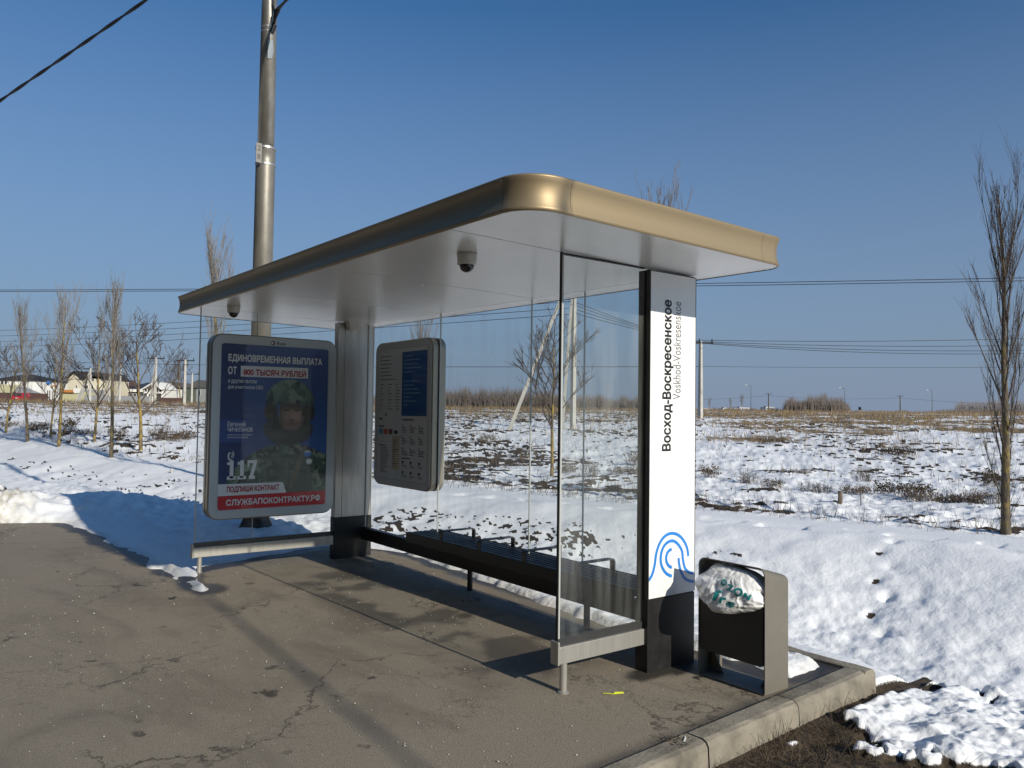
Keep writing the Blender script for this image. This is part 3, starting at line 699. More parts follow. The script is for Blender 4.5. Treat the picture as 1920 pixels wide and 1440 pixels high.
def pf(lay): return lambda u, v: (PX0+(PX1-PX0)*u+.69, front-.0012*lay-4.43, PZ1-(PZ1-PZ0)*v)
def vcol(name):
    m = bpy.data.materials.new(name); m.use_nodes = True; nt = m.node_tree; b = nt.nodes['Principled BSDF']; a = nt.nodes.new('ShaderNodeAttribute'); a.attribute_name = 'print'
    nt.links.new(a.outputs['Color'], b.inputs['Base Color']); b.inputs['Roughness'].default_value = .5; return m
M['print'] = vcol('printed_paper')
def printed_sheet(name, parent, fn, paint, nu, nv):
    us = np.linspace(0,1,nu); vs = np.linspace(0,1,nv); U_, V_ = np.meshgrid(us, vs); co = [fn(u, v) for u, v in zip(U_.ravel(), V_.ravel())]
    idx = (np.arange(nv-1)[:,None]*nu+np.arange(nu-1)[None,:]).ravel(); q = np.stack([idx, idx+nu, idx+nu+1, idx+1], -1)
    me = bpy.data.meshes.new(name); me.from_pydata(co, [], q.tolist()); me.materials.append(M['print'])
    c = paint(U_, V_).reshape(-1, 3); ca = me.color_attributes.new('print', 'FLOAT_COLOR', 'POINT')
    ca.data.foreach_set('color', np.concatenate([c, np.ones((len(c),1))], 1).astype(np.float32).ravel()); return link(name, me, parent)
def lin(*c): return np.array(srgb(*c))
def paint_poster(u, v):
    asp = 1.46; y = v*asp
    C = np.zeros(u.shape+(3,)); C[:] = lin(36,66,116)
    def over(col, a): C[:] = C*(1-a[...,None])+np.asarray(col)*a[...,None]
    def ell(cx, cy, rx, ry, soft=.05): return 1-sm(1-soft, 1+soft, np.sqrt(((u-cx)/rx)**2+((y-cy)/ry)**2))
    over(lin(34,82,150), sm(.35, 1.0, u)*sm(.1, .6, v)*.8)
    over(lin(28,46,88), sm(.24, .20, u)*.85); over(lin(60,84,150), sm(.24,.20,u)*sm(.455,.46,v)*sm(.60,.595,v)*.5)
    over(lin(92,108,170), sm(.5,.0,v)*sm(.2,.25,u)*.25)
    n1 = fbm(u*16, y*16, 3, 3); n2 = fbm(u*11+5, y*11, 9, 3); n3 = fbm(u*60, y*60, 12, 2)
    camo = lin(84,104,88)*np.ones(u.shape+(3,)); 
    for col, k in ((lin(56,76,64), sm(.50,.53,n1)), (lin(110,124,106), sm(.56,.59,n2)), (lin(38,48,44), sm(.60,.62,fbm(u*20+2,y*20,15,3)))): camo = camo*(1-k[...,None])+col*k[...,None]
    camo = camo*(.82+.36*n3[...,None])
    def overc(a, f=1.0): C[:] = C*(1-a[...,None])+camo*f*a[...,None]
    # shoulders and chest
    sh = sm(0, .02, y-np.interp(u, [0,.08,.18,.30,.42,.62,.80,.95,1.0], [1.42,1.17,1.05,.955,.90,.86,.90,.96,.99]))
    overc(sh); over(lin(62,72,68), sh*sm(.0,.02,u-.36)*sm(.0,.02,.88-u)*sm(.0,.02,y-.98)*.55)
    over(lin(112,100,78), sh*np.clip(1-np.abs(u-.78+(y-.95)*.38)/.035, 0, 1)*.75)
    over(lin(26,28,28), sh*np.clip(1-np.abs(u-.635)/.008, 0, 1)*.8*sm(.88,.92,y))
    for yy in (1.03,1.13,1.23): over(lin(28,30,28), sh*np.clip(1-np.abs(y-yy-.03*np.sin(u*9))/.006, 0, 1)*sm(.36,.4,u)*sm(.92,.88,u)*.7)
    # neck scarf
    over(lin(40,48,44), ell(.625,.76,.235,.145,.06)); over(lin(28,32,32), ell(.625,.72,.17,.06,.2)*.9)
    over(lin(66,74,66), ell(.52,.80,.08,.05,.6)*.5); over(lin(20,22,24), np.clip(1-np.abs(y-.80-.05*np.sin(u*6+1))/.008,0,1)*ell(.625,.78,.21,.12,.1)*.8)
    # face: long and square jawed, brow in the helmet's shade as printed
    fx = (u-.648)/.118; fy = (y-.615)/.150; face = 1-sm(.92, 1.04, np.power(np.abs(fx)**2.6+np.abs(fy)**2.8, 1/2.7)); over(lin(132,112,100), face)
    over(lin(92,76,68), face*sm(.62,.55,u)*.8); over(lin(156,132,116), ell(.70,.635,.035,.05,.9)*face*.7)
    over(lin(58,48,44), face*sm(.605,.555,y)*.85)
    for cx in (.602,.700): over(lin(36,30,28), ell(cx,.582,.030,.010,.6)*.8)
    over(lin(150,124,108), face*np.clip(1-np.abs(u-.652)/.014,0,1)*sm(.57,.60,y)*sm(.675,.66,y)*.9); over(lin(70,56,50), ell(.652,.672,.034,.010,.6)*.85)
    over(lin(88,72,64), face*sm(.675,.69,y)*.55); over(lin(78,52,48), ell(.652,.706,.048,.007,.5)*.9); over(lin(120,98,88), ell(.652,.738,.040,.014,.7)*.6)
    for cx in (.545,.752): over(lin(34,36,32), np.clip(1-np.abs(u-cx-(y-.6)*.10*(1 if cx < .6 else -1))/.010,0,1)*sm(.54,.56,y)*sm(.78,.76,y)*.8)
    # helmet with rim and ear cups
    for cx in (.455,.815): over(lin(34,36,34), ell(cx,.60,.062,.085,.08))
    hel = ell(.635,.50,.228,.20,.03)*sm(.545,.525,y+.02*np.cos((u-.635)*8)); overc(hel, 1.05)
    over(lin(128,146,126), ell(.56,.40,.10,.07,.9)*hel*.35); over(lin(22,24,22), hel*sm(.50,.53,y)*.75); over(lin(24,26,26), hel*sm(.78,.86,u)*.4)
    # medal
    over(lin(70,120,180), ell(.815,.985,.040,.028,.1)); over(lin(210,214,216), ell(.830,1.055,.030,.026,.12)); over(lin(205,210,215), ell(.815,.965,.03,.008,.2))
    return np.clip(C*1.5, 0, 1)
poster = printed_sheet('poster', adv, pf(0), paint_poster, 150, 220)
pm = {k: mat('poster_'+k, srgb(*c), .5) for k, c in dict(white=(246,246,246), red=(214,48,54), text_red=(176,40,48), blue=(36,58,128)).items()}
def prect(name, m, pts, lay): mb = MB(); mb.add([pf(lay)(*p) for p in pts], [tuple(range(len(pts)))]); return mb.build(name, m, poster, fix=False)
prect('red_band', pm['red'], [(0,.918),(0,1),(1,1),(1,.912)], 1)
prect('white_strip', pm['white'], [(0,.845),(0,.916),(.615,.914),(.582,.848)], 2)
prect('white_strip', pm['white'], [(.172,.131),(.172,.197),(.80,.194),(.80,.128)], 1)
def ptext(t, u0, u1, v0, v1, col='white', bold=.03, lay=3): return lettering('poster_lettering', t, pm[col], poster, lambda a, b: pf(lay)(a, -b), u0, u1, -v1, -v0, bold)
ptext('ЕДИНОВРЕМЕННАЯ ВЫПЛАТА', .062, .935, .064, .112, 'white', .05)
ptext('ОТ', .062, .135, .140, .184, 'white', .05)
ptext('800 ТЫСЯЧ РУБЛЕЙ', .198, .778, .142, .186, 'text_red', .05)
ptext('и другие льготы', .064, .315, .217, .243, 'white', .012); ptext('для участников СВО', .064, .375, .250, .277, 'white', .012)
ptext('Евгений', .068, .225, .470, .500, 'white', .02); ptext('ЧИЧИЛАНОВ', .068, .290, .506, .532, 'white', .02)
ptext('Заместитель командира', .068, .285, .545, .557, 'white', 0); ptext('инженерного взвода', .068, .250, .562, .574, 'white', 0)
def slab117():
    mb = MB()
    def rc(a, b, c, d): mb.add([pf(3)(a,b), pf(3)(a,d), pf(3)(c,d), pf(3)(c,b)], [(0,1,2,3)])
    for x in (.075,.165):
        rc(x+.022,.705,x+.055,.812); rc(x,.800,x+.078,.820); rc(x,.715,x+.024,.731)
    mb.add([pf(3)(*p) for p in ((.252,.705),(.252,.745),(.268,.745),(.268,.724),(.305,.724),(.275,.800),(.268,.800),(.268,.820),(.320,.820),(.320,.800),(.308,.800),(.338,.722),(.338,.705))], [tuple(range(13))])
    mb.build('poster_lettering', pm['white'], poster, fix=False)
slab117()
mb = MB()
for rad in (.016, .027): 
    vs = []; 
    for k in range(9):
        a = math.radians(-70+k*15); 
        for w in (-.0025, .0025): vs.append(pf(3)(.098+(rad+w)*math.cos(a)*1.2, .668-(rad+w)*math.sin(a)*.9))
    mb.add(vs, [(2*i,2*i+1,2*i+3,2*i+2) for i in range(8)])
vs = []
for k in range(10):
    a = math.radians(120+k*17); 
    for w in (.024, .036): vs.append(pf(3)(.112+w*math.cos(a), .680-w*math.sin(a)*.85))
mb.add(vs, [(2*i,2*i+1,2*i+3,2*i+2) for i in range(9)]); mb.build('telephone_icon', pm['white'], poster, fix=False)
ptext('ПОДПИШИ КОНТРАКТ', .078, .548, .862, .900, 'text_red', .05); ptext('СЛУЖБАПОКОНТРАКТУ.РФ', .075, .945, .938, .976, 'white', .05)
# maker's mark on the frame
hd = lambda a, b: (a+.69, front-.0045-4.43, b)
lettering('maker_lettering', 'Russ', M['ink'], adv, hd, -.690, -.600, 2.236, 2.268, .02)
mb = MB(); mb.prism([(-.735+.022*math.cos(t*math.pi/10), 2.252+.022*math.sin(t*math.pi/10)) for t in range(20)], lambda a,b,h: (a+.69, h-4.43, b), front-.0045, front-.002); mb.build('maker_mark', M['ink'], adv)
mb = MB(); mb.add([(a+.69, front-.0052-4.43, b) for a, b in [(-.742+.010*math.cos(t*math.pi/8)+(.0 if 4 <= t <= 12 else .004), 2.252+.012*math.sin(t*math.pi/8)) for t in range(16)]], [tuple(range(16))]); mb.build('maker_mark', pm['white'], adv, fix=False)
mb = MB(); mb.box((PX0-.01+.69, front-.0095-4.43, PZ0-.01), (PX1+.01+.69, front-.0065-4.43, PZ1+.01)); mb.build('cover_glass', M['cover'], adv)

inf = thing('information_case', 'rounded grey double sided information case with timetables on the back glass', 'notice case', (.36,3.6,0))
inf_fn = lambda a, b, h: (h-.36, a-3.6, b)
ifront = case(inf, 3.02, 4.165, .818, 2.292, .360, -1, inf_fn, .105, .078)               # faces -x
IY0, IY1, IZ0, IZ1 = 4.087, 3.098, .896, 2.214                                            # left edge is farther along y
def nf(lay): return lambda u, v: (ifront-.0012*lay-.36, IY0+(IY1-IY0)*u-3.6, IZ1-(IZ1-IZ0)*v)
im = {k: mat('notice_'+k, srgb(*c), .5) for k, c in dict(paper=(214,220,226), blue=(24,88,160), line=(84,90,98), dark=(40,46,54), cyan=(60,160,200), red=(206,86,72), brown=(120,58,44), tan=(206,196,176)).items()}
mb = MB(); mb.add([nf(0)(0,0), nf(0)(0,1), nf(0)(1,1), nf(0)(1,0)], [(0,1,2,3)]); notice = mb.build('notice_sheet', im['paper'], inf, fix=False)
def rects(name, m, lst, lay): 
    mb = MB()
    for a, b, c, d in lst: mb.add([nf(lay)(a,b), nf(lay)(a,d), nf(lay)(c,d), nf(lay)(c,b)], [(0,1,2,3)])
    return mb.build(name, m, notice, fix=False)
rects('blue_block', im['blue'], [(.50,.03,.99,.515)], 1)
im['pale'] = mat('notice_pale', srgb(120,160,205), .5); tag(rects('text_lines', im['pale'], [(.54,.06+k*.03+(.04 if k > 4 else 0),.54+(.18,.30,.26,.34,.22,.31,.2,.28,.33,.15,.25,.1)[k],.068+k*.03+(.04 if k > 4 else 0)) for k in range(12)], 2), kind='stuff')
rng_ = random.Random(4); L1 = []; D1 = []
for k in range(7): L1.append((.03,.05+k*.03,.03+rng_.uniform(.2,.36),.056+k*.03))
for k in range(9): 
    for x in (.04,.22,.38): L1.append((x,.27+k*.024,x+rng_.uniform(.03,.09),.276+k*.024))
D1 += [(.03,.535,.10,.548),(.16,.50,.19,.52),(.03,.595,.14,.606),(.03,.745,.17,.752),(.52,.54,.75,.549),(.52,.83,.70,.838)]
for k in range(16): L1.append((.07,.765+k*.0125,.07+rng_.uniform(.10,.22),.769+k*.0125))
for by in (.60,.685,.77):
    for bx in (.52,.68,.85):
        D1.append((bx,by-.016,bx+.02,by-.006))
        for k in range(4): L1.append((bx,by+k*.012,bx+rng_.uniform(.06,.12),by+.005+k*.012))
for by in (.875,.95):
    for bx in (.53,.69,.85):
        D1.append((bx,by-.02,bx+.035,by))
        for k in range(2): L1.append((bx,by+.01+k*.011,bx+rng_.uniform(.07,.11),by+.014+k*.011))
for k in range(12): L1.append((.33,.70+k*.018,.33+rng_.uniform(.05,.12),.706+k*.018))
tag(rects('text_lines', im['line'], L1, 2), kind='stuff'); tag(rects('headings', im['dark'], D1, 2), kind='stuff')
rects('tan_column', im['tan'], [(.315,.67,.47,.93)], 1)
for m_, x in (('cyan',.03),('red',.135),('brown',.24)): rects('picture_tile', im[m_], [(x,.62,x+.085,.66)], 1)
rects('picture_tile', im['dark'], [(.355,.628,.43,.655)], 1)
mb = MB(); mb.box((ifront-.0075-.36, IY1-.01-3.6, IZ0-.01), (ifront-.0045-.36, IY0+.01-3.6, IZ1+.01)); mb.build('cover_glass', M['cover'], inf)

# ------------------------------------------------------------------ ceiling fittings
def dome_cam(x, y, label, s=1.0):
    z = soffit(x, y); t = thing('security_camera', label, 'camera', (x,y,z), 0, 'dome cameras under the shelter roof')
    mb = MB(); mb.lathe([(.060*s,.0),(.062*s,-.012*s),(.058*s,-.03*s),(.058*s,-.062*s),(.052*s,-.070*s)], n=28); mb.build('housing', M['plastic_w'], t, smooth=True)
    mb = MB(); mb.lathe([(.044*s,-.070*s)]+[(.044*s*math.cos(a*math.pi/16), -.072*s-.042*s*math.sin(a*math.pi/16)) for a in range(9)], n=28); mb.build('lens_dome', M['dome'], t, smooth=True)
dome_cam(-1.035, .505, 'larger looking white dome camera under the nearer end of the shelter ceiling'); dome_cam(-1.225, 4.17, 'white dome camera under the far end of the ceiling above the lightbox')
t = thing('ceiling_loudspeaker', 'beige tapered fitting under the ceiling at the top of the far column', 'loudspeaker', (.128,4.41,soffit(.128,4.41)))
mb = MB(); mb.add([(x*w,y*w*.8,z) for w, z in ((.080,0),(.080,-.010)) for x, y in ((-1,-1),(1,-1),(1,1),(-1,1))], [(0,3,2,1),(4,5,6,7),(0,1,5,4),(1,2,6,5),(2,3,7,6),(3,0,4,7)]); mb.build('flange', M['plastic_w'], t)
mb = MB(); mb.add([(x*w,y*w*.8,z) for w, z in ((.070,-.010),(.045,-.085)) for x, y in ((-1,-1),(1,-1),(1,1),(-1,1))], [(0,3,2,1),(4,5,6,7),(0,1,5,4),(1,2,6,5),(2,3,7,6),(3,0,4,7)]); mb.build('horn', M['plastic_w'], t)

# ------------------------------------------------------------------ litter bin and bag
BX, BY = .245, -.43
bin_ = thing('litter_bin', 'grey brown steel frame litter bin overfilled, standing beside the sign column', 'litter bin', (BX,BY,0))
def bandloop(w, h, r, n=6):
    p = [(-w/2,.0)]
    for k in range(n+1): a = math.pi-math.pi/2*k/n; p.append((-w/2+r+r*math.cos(a), h-r+r*math.sin(a)))
    for k in range(n+1): a = math.pi/2-math.pi/2*k/n; p.append((w/2-r+r*math.cos(a), h-r+r*math.sin(a)))
    return p+[(w/2,0)]
BW, BH, BD = .475, .708, .225
po, pi_ = bandloop(BW, BH, .05), [(a, b) for a, b in bandloop(BW-.012, BH-.006, .045)]; n = len(po)
vs = [(x, -a, b*(1-(.085 if x else 0)*(b/BH)**2)+.006) for x in (0, BD) for lp in (po, pi_) for a, b in lp]; fs = []
for i in range(n-1): fs += [(i,i+1,n+i+1,n+i), (2*n+i,3*n+i,3*n+i+1,2*n+i+1), (i,2*n+i,2*n+i+1,i+1), (n+i,n+i+1,3*n+i+1,3*n+i)]
fs += [(0,n,3*n,2*n),(n-1,3*n-1,4*n-1,2*n-1)]
mb = MB(); mb.add(vs, fs); frame = mb.build('frame', M['binpaint'], bin_)
mb = MB(); mb.box((0,-BW/2+.007,.0), (BD,BW/2-.007,.008)); mb.build('base_plate', M['binpaint'], frame)
for s in (-1, 1):
    mb = MB(); yy = s*(BW/2-.007); mb.add([(BD*.5+o, yy, z) if k < 1 else p for k, (o, z, p) in enumerate([])], []) if False else None
    g = MB(); g.add([(BD/2-.003,yy,.009),(BD/2-.003,yy-s*.10,.009),(BD/2-.003,yy,.16),(BD/2+.003,yy,.009),(BD/2+.003,yy-s*.10,.009),(BD/2+.003,yy,.16)], [(0,1,2),(3,5,4),(0,3,4,1),(1,4,5,2),(2,5,3,0)]); g.build('gusset', M['binpaint'], frame)
body = MB(); bo = rrect(-BW/2+.016, .155, BW/2-.016, .52, .018, 4)
body.ring(bo, rrect(-BW/2+.024, .163, BW/2-.024, .512, .012, 4), lambda a,b,h: (h,-a,b), .0061, BD-.03)
body.prism(bo, lambda a,b,h: (h,-a,b), .002, .006); body.prism(bo, lambda a,b,h: (h,-a,b), BD-.029, BD-.025)
body.build('body', M['binshade'], bin_)
bk = MB(); bk.prism(rrect(-BW/2+.02, .50, BW/2-.02, .622, .03, 4), lambda a,b,h: (h,-a,b), BD-.02, BD-.015); bk.build('back_plate', M['binshade'], bin_)

def crumpled_bag():
    nu, nv = 300, 170
    TH, PH = np.meshgrid(2*math.pi*np.arange(nu)/nu, -math.pi/2+math.pi*np.arange(nv+1)/nv)
    x, y, z = np.cos(PH)*np.cos(TH), np.cos(PH)*np.sin(TH), np.sin(PH)
    # creases run out from the gathered top edge at the right
    kx, ky, kz = .05, -.30, 1.02
    ax, ay, az = x-kx, y-ky, z-kz; dist = np.sqrt(ax*ax+ay*ay+az*az); ang = np.arctan2(ay, -ax*.8-az*.35)
    w = ang+.55*(fbm(dist*2.2+7, ang*1.5+3, 4, 3)-.5)
    r1 = 1-np.abs(2*fbm(w*5, dist*.8, 31, 2)-1)*2.2; r2 = 1-np.abs(2*fbm(w*17, dist*1.6+4, 32, 2)-1)*2.2
    calm = 1-.75*np.exp(-((y+.02)/.42)**2-((z+.25)/.45)**2); k = .036*np.clip(r1, -.4, 1)*np.clip(dist*.9, .2, 1)*calm+.006*np.clip(r2, -.5, 1)*calm+(fbm(y*2.2+2, z*2.2+x*1.4, 8, 3)-.5)*.20+(fbm(y*7, z*7+x*5, 18, 2)-.5)*.022
    q = 1+k
    xx = .045+.165*x*q; yy = .005+.246*y*q; zz = .553+.138*z*q*np.where(z < 0, .82, 1)
    front = np.clip(-x, 0, 1)
    zz = zz-.075*front**1.5*(1-.55*np.clip(np.abs(y-.05)*1.25, 0, 1)**2)-.012*front*(fbm(y*6, x*3, 55, 2)-.5)
    yy = np.where(xx > -.012, np.clip(yy, -.226, .226), yy)
    vs = np.stack([xx, yy, zz], -1).reshape(-1, 3).tolist()
    fs = [(j*nu+i, j*nu+(i+1)%nu, (j+1)*nu+(i+1)%nu, (j+1)*nu+i) for j in range(nv) for i in range(nu)]
    return vs, fs
bag = thing('rubbish_bag', 'crumpled white plastic bag with teal lettering bulging out of the litter bin', 'plastic bag', (BX,BY,0))
bv, bf = crumpled_bag(); mb = MB(); mb.add(bv, bf); bo_ = mb.build('bag_film', M['bag'], bag, smooth=True, fix=False)
tree_ = BVHTree.FromPolygons([Vector(v)+Vector((BX,BY,0)) for v in bv], bf)
def bag_text(t, cx, cy, w, h, rot, bold):   # print projected square onto the film, centred where the ray meets it
    co, fs = text_mesh(t, 3)
    c0 = co; f0 = fs; co = np.concatenate([c0+np.array(q)*bold for q in ((-1,0),(1,0),(0,1),(0,-1))]); fs = [tuple(i+k*len(c0) for i in f) for k in range(4) for f in f0]; mn, mx = co.min(0), co.max(0); p = (co-(mn+mx)/2)/(mx-mn)
    import bmesh
    bm = bmesh.new(); vv = [bm.verts.new((a*w, b*h, 0)) for a, b in p]
    for f in fs:
        try: bm.faces.new([vv[i] for i in f])
        except ValueError: pass
    bmesh.ops.triangulate(bm, faces=bm.faces); 
    for _ in range(2): bmesh.ops.subdivide_edges(bm, edges=[e for e in bm.edges if e.calc_length() > .006], cuts=1, use_grid_fill=True)
    bmesh.ops.triangulate(bm, faces=bm.faces)
    c, s = math.cos(rot), math.sin(rot); dirn = Vector(ray(cx, cy)).normalized(); hc = tree_.ray_cast(Vector(CAM), dirn)[0]
    if hc is None: bm.free(); return
    rt = Vector(RT); up = Vector(UP); ok = []
    for v in bm.verts:
        x, y = v.co.x*c-v.co.y*s, v.co.x*s+v.co.y*c
        o = hc+rt*x+up*y-dirn*.4; r = tree_.ray_cast(o, dirn)
        v.co = (r[0]-dirn*.0035-Vector((BX,BY,0))) if r[0] else v.co; ok.append(r[0] is not None)
    bad = [v for v, k in zip(bm.verts, ok) if not k]; bmesh.ops.delete(bm, geom=bad, context='VERTS')
    me = bpy.data.meshes.new('bag_lettering'); bm.to_mesh(me); bm.free(); me.materials.append(M['teal']); link('bag_lettering', me, bo_)
for ch, x, y, w, h, r in (('o',1357,1092,.036,.038,-.5),('Z',1369,1102,.036,.034,-.42),('O',1384.5,1110.5,.050,.046,-.42),('N',1401,1118.5,.036,.032,-.35)):
    bag_text(ch, x, y, w*1.1, h*1.12, r, .04)
for ch, x, y, w, h, r in (('f',1343.5,1116,.042,.062,-.42),('r',1355,1126,.034,.036,-.30),('e',1370,1133,.044,.026,-.22)):
    bag_text(ch, x, y, w*1.1, h*1.15, r, .03)

# ------------------------------------------------------------------ lamp post with cables
LPX, LPY = -.15, 6.43
post = thing('lamp_post', 'tall galvanised steel post with a black skirt at its foot behind the lightbox', 'lamp post', (LPX,LPY,0))
mb = MB(); mb.lathe([(.124,-.05),(.120,4.70),(.119,4.86)], n=28); pole = mb.build('shaft', mat('dull_galvanised_steel', (.29,.27,.23), .45, .5, noise=(5,(.19,.175,.15),.35,.68,(1,1,.4)), bump=(25,.15,.01)), post, smooth=True)
mb = MB(); mb.lathe([(.104,4.75),(.086,9.2)], n=28); mb.build('upper_shaft', M['galv'], post, smooth=True)
mb = MB(); mb.lathe([(.105,4.862),(.121,4.862),(.119,4.855)], n=28); mb.build('shoulder', M['galv'], post)
for z in (4.655, 4.865): mb = MB(); mb.lathe([(.1225,z),(.127,z+.004),(.127,z+.03),(.1225,z+.034)], n=28); mb.build('band', M['zinc'], post)
mb = MB(); mb.box((-.165,-.128,4.655), (-.095,-.122,4.90)); plate = mb.build('number_plate', mat('dull_zinc_plate', (.20,.195,.18), .6, .2), post)
place_deg = lambda a, b: (-.165+.07*a, -.1295, 4.655+.245*b)
for t_, b0 in (('2',.62),('8',.18)): lettering('number_lettering', t_, M['ink'], plate, place_deg, .22, .78, b0, b0+.26, .03)
mb = MB()
for k in range(8):
    a = math.pi*2*k/8+.39
mb.lathe([(.245,.035),(.238,.075),(.135,.300),(.126,.302)], n=8); mb.build('base_skirt', M['black'], post)
for k in range(4):
    a = math.pi/4+math.pi/2*k; f = MB(); f.lathe([(.028,-.02),(.028,.06)], (.19*math.cos(a), .19*math.sin(a), 0), 8); f.build('base_bolt', M['black'], post)
for z in (6.37, 6.43): mb = MB(); mb.lathe([(.098,z),(.1005,z),(.1005,z+.014),(.098,z+.014)], n=24); mb.build('strap', M['zinc'], post)
def sag(p, q, s, n=24): 
    p, q = np.array(p, float), np.array(q, float); return [tuple(p+(q-p)*t-np.array([0,0,4*s*t*(1-t)])) for t in np.linspace(0,1,n)]
def twisted(p, q, s, r, turns, name, label, group=None, n=220):
    base = sag(p, q, s, n); o = tag(link(name, None) if False else bpy.data.objects.new(name, None), label, 'cable', group); COL.objects.link(o)
    for k in range(2):
        pts = []
        for i, b_ in enumerate(base):
            a = 2*math.pi*turns*i/n+math.pi*k; pts.append((b_[0]+r*.7*math.cos(a), b_[1], b_[2]+r*.7*math.sin(a)))
        mb = MB(); mb.tube(pts, r, 5); mb.build('strand', M['cable'], o, smooth=True, fix=False)
    return o
a0 = (LPX+.02, LPY-.20, 6.60)
twisted(a0, (-1.55,-24,6.9), .55, .016, 16, 'overhead_cable', 'twisted black cable leading from the post bracket up to the right', 'black cables of the lamp post')
mb = MB(); mb.tube([(.02,-.09,6.42),(.02,-.16,6.52)], .018, 8); mb.tube([(.0,-.10,6.35),(.03,-.12,6.45)], .03, 8); mb.build('cable_bracket', M['black'], post)
mb = MB(); mb.tube([(.02,-.15,6.52),(.02,-.22,6.585),(.02,-.30,6.60)], [.022,.035,.02], 8); mb.build('cable_clamp', M['black'], post)
mb = MB(); mb.tube([(.02,-.25,6.60),(.012,-.16,6.60),(.0,-.112,6.70),(-.005,-.104,6.95),(-.005,-.10,7.6)], .013, 8); mb.tube([(.04,-.22,6.585),(.028,-.15,6.57),(.015,-.112,6.68),(.01,-.105,6.95),(.01,-.10,7.6)], .011, 8); mb.build('drop_cable', M['cable'], post, smooth=True)
mb = MB(); mb.tube([(-.02,-.103,6.36),(-.03,-.105,6.28),(-.02,-.108,6.2)], .008, 6); mb.add([(-.05,-.112,6.24),(.015,-.115,6.25),(.03,-.113,6.12),(.01,-.113,6.02),(-.045,-.112,6.0)], [(0,1,2,3,4)]); mb.build('loose_tag', mat('grey_tag', (.16,.2,.24), .5), post, fix=False)
far_end = away(-420, 470, 15)
twisted((LPX-.05, LPY-.1, 7.88), far_end, .05, .0145, 12, 'overhead_cable', 'twisted black cable crossing the sky at the upper left corner', 'black cables of the lamp post')

# ------------------------------------------------------------------ trees
def branch_pts(p, d, L_, k, bend, rr, wob):
    pts = [Vector(p)]; d = Vector(d).normalized()
    for i in range(k):
        d = (d+Vector((rr.uniform(-wob,wob), rr.uniform(-wob,wob), bend/k+rr.uniform(-wob,wob)*.5))).normalized(); pts.append(pts[-1]+d*(L_/k))
    return pts
def poplar(seed, H, r0, nprim, tw=.0045, bare=.1, spread=1.0, low=None):
    rr = random.Random(seed); tr = MB(); cr_ = MB()
    pts = [Vector((0,0,-.15))]; d = Vector((rr.uniform(-.03,.03), rr.uniform(-.03,.03), 1)); k = 14
    for i in range(k): d = (d+Vector((rr.uniform(-.045,.045), rr.uniform(-.045,.045), .06))).normalized(); pts.append(pts[-1]+d*(H*.93/k))
    rad = [r0*(1.25 if i == 0 else 1)*(1-i/(k+.0)*.93)+.004 for i in range(k+1)]; tr.tube(pts, rad, 9)
    def at(t): x = t*k; i = min(int(x), k-1); return pts[i].lerp(pts[i+1], x-i), rad[i]*(1-(x-i))+rad[i+1]*(x-i)
    for b in range(nprim):
        t = bare+(1-bare)*((b+rr.random())/nprim)**.92*.98; p, rb = at(t); a = b*2.399+rr.uniform(-.5,.5)
        env = math.sin(math.pi*min(1, max(.06, (t-bare)/(1-bare)*.86+.10)))
        L_ = H*(.12+.21*env)*rr.uniform(.7,1.15)*(1 if t < .8 else .75)*min(1, (1.03-t)/.2+.12)
        out = rr.uniform(.26,.56)*spread; dd = Vector((math.cos(a)*out, math.sin(a)*out, 1))
        bp = branch_pts(p, dd, L_, 6, .55, rr, .10); r1 = min(rb*.45, .004+L_*.0072); cr_.tube(bp, [r1*(1-i/6.4)+tw*.6 for i in range(7)], 4, False)
        for s_ in range(int(3+L_*7)):
            q = rr.uniform(.15,.98)*6; i = min(int(q), 5); sp2 = bp[i].lerp(bp[i+1], q-i); a2 = rr.uniform(0, 6.28); o2 = rr.uniform(.25,.6)
            dd2 = (bp[i+1]-bp[i]).normalized()+Vector((math.cos(a2)*o2, math.sin(a2)*o2, .15)); L2 = L_*rr.uniform(.16,.42)
            b2 = branch_pts(sp2, dd2, L2, 3, .4, rr, .12); cr_.tube(b2, [tw*1.5, tw*1.2, tw, tw*.6], 3, False)
            for _ in range(4):
                q2 = rr.uniform(.2,.95)*3; i2 = min(int(q2), 2); tp = b2[i2].lerp(b2[i2+1], q2-i2); a3 = rr.uniform(0,6.28); o3 = rr.uniform(.3,.6)
                b3 = branch_pts(tp, (b2[i2+1]-b2[i2]).normalized()+Vector((math.cos(a3)*o3, math.sin(a3)*o3, .1)), L2*rr.uniform(.25,.6), 2, .3, rr, .1); cr_.tube(b3, [tw, tw*.8, tw*.5], 3, False)
    if low:
        for b in range(low):
            t = rr.uniform(.01,bare+.06); p, rb = at(t); a = rr.uniform(0,6.28); bp = branch_pts(p, (math.cos(a)*.5, math.sin(a)*.5, 1), H*rr.uniform(.06,.2), 4, .5, rr, .1); cr_.tube(bp, [tw*1.6, tw*1.4, tw*1.1, tw, tw*.6], 3, False)
    return tr, cr_
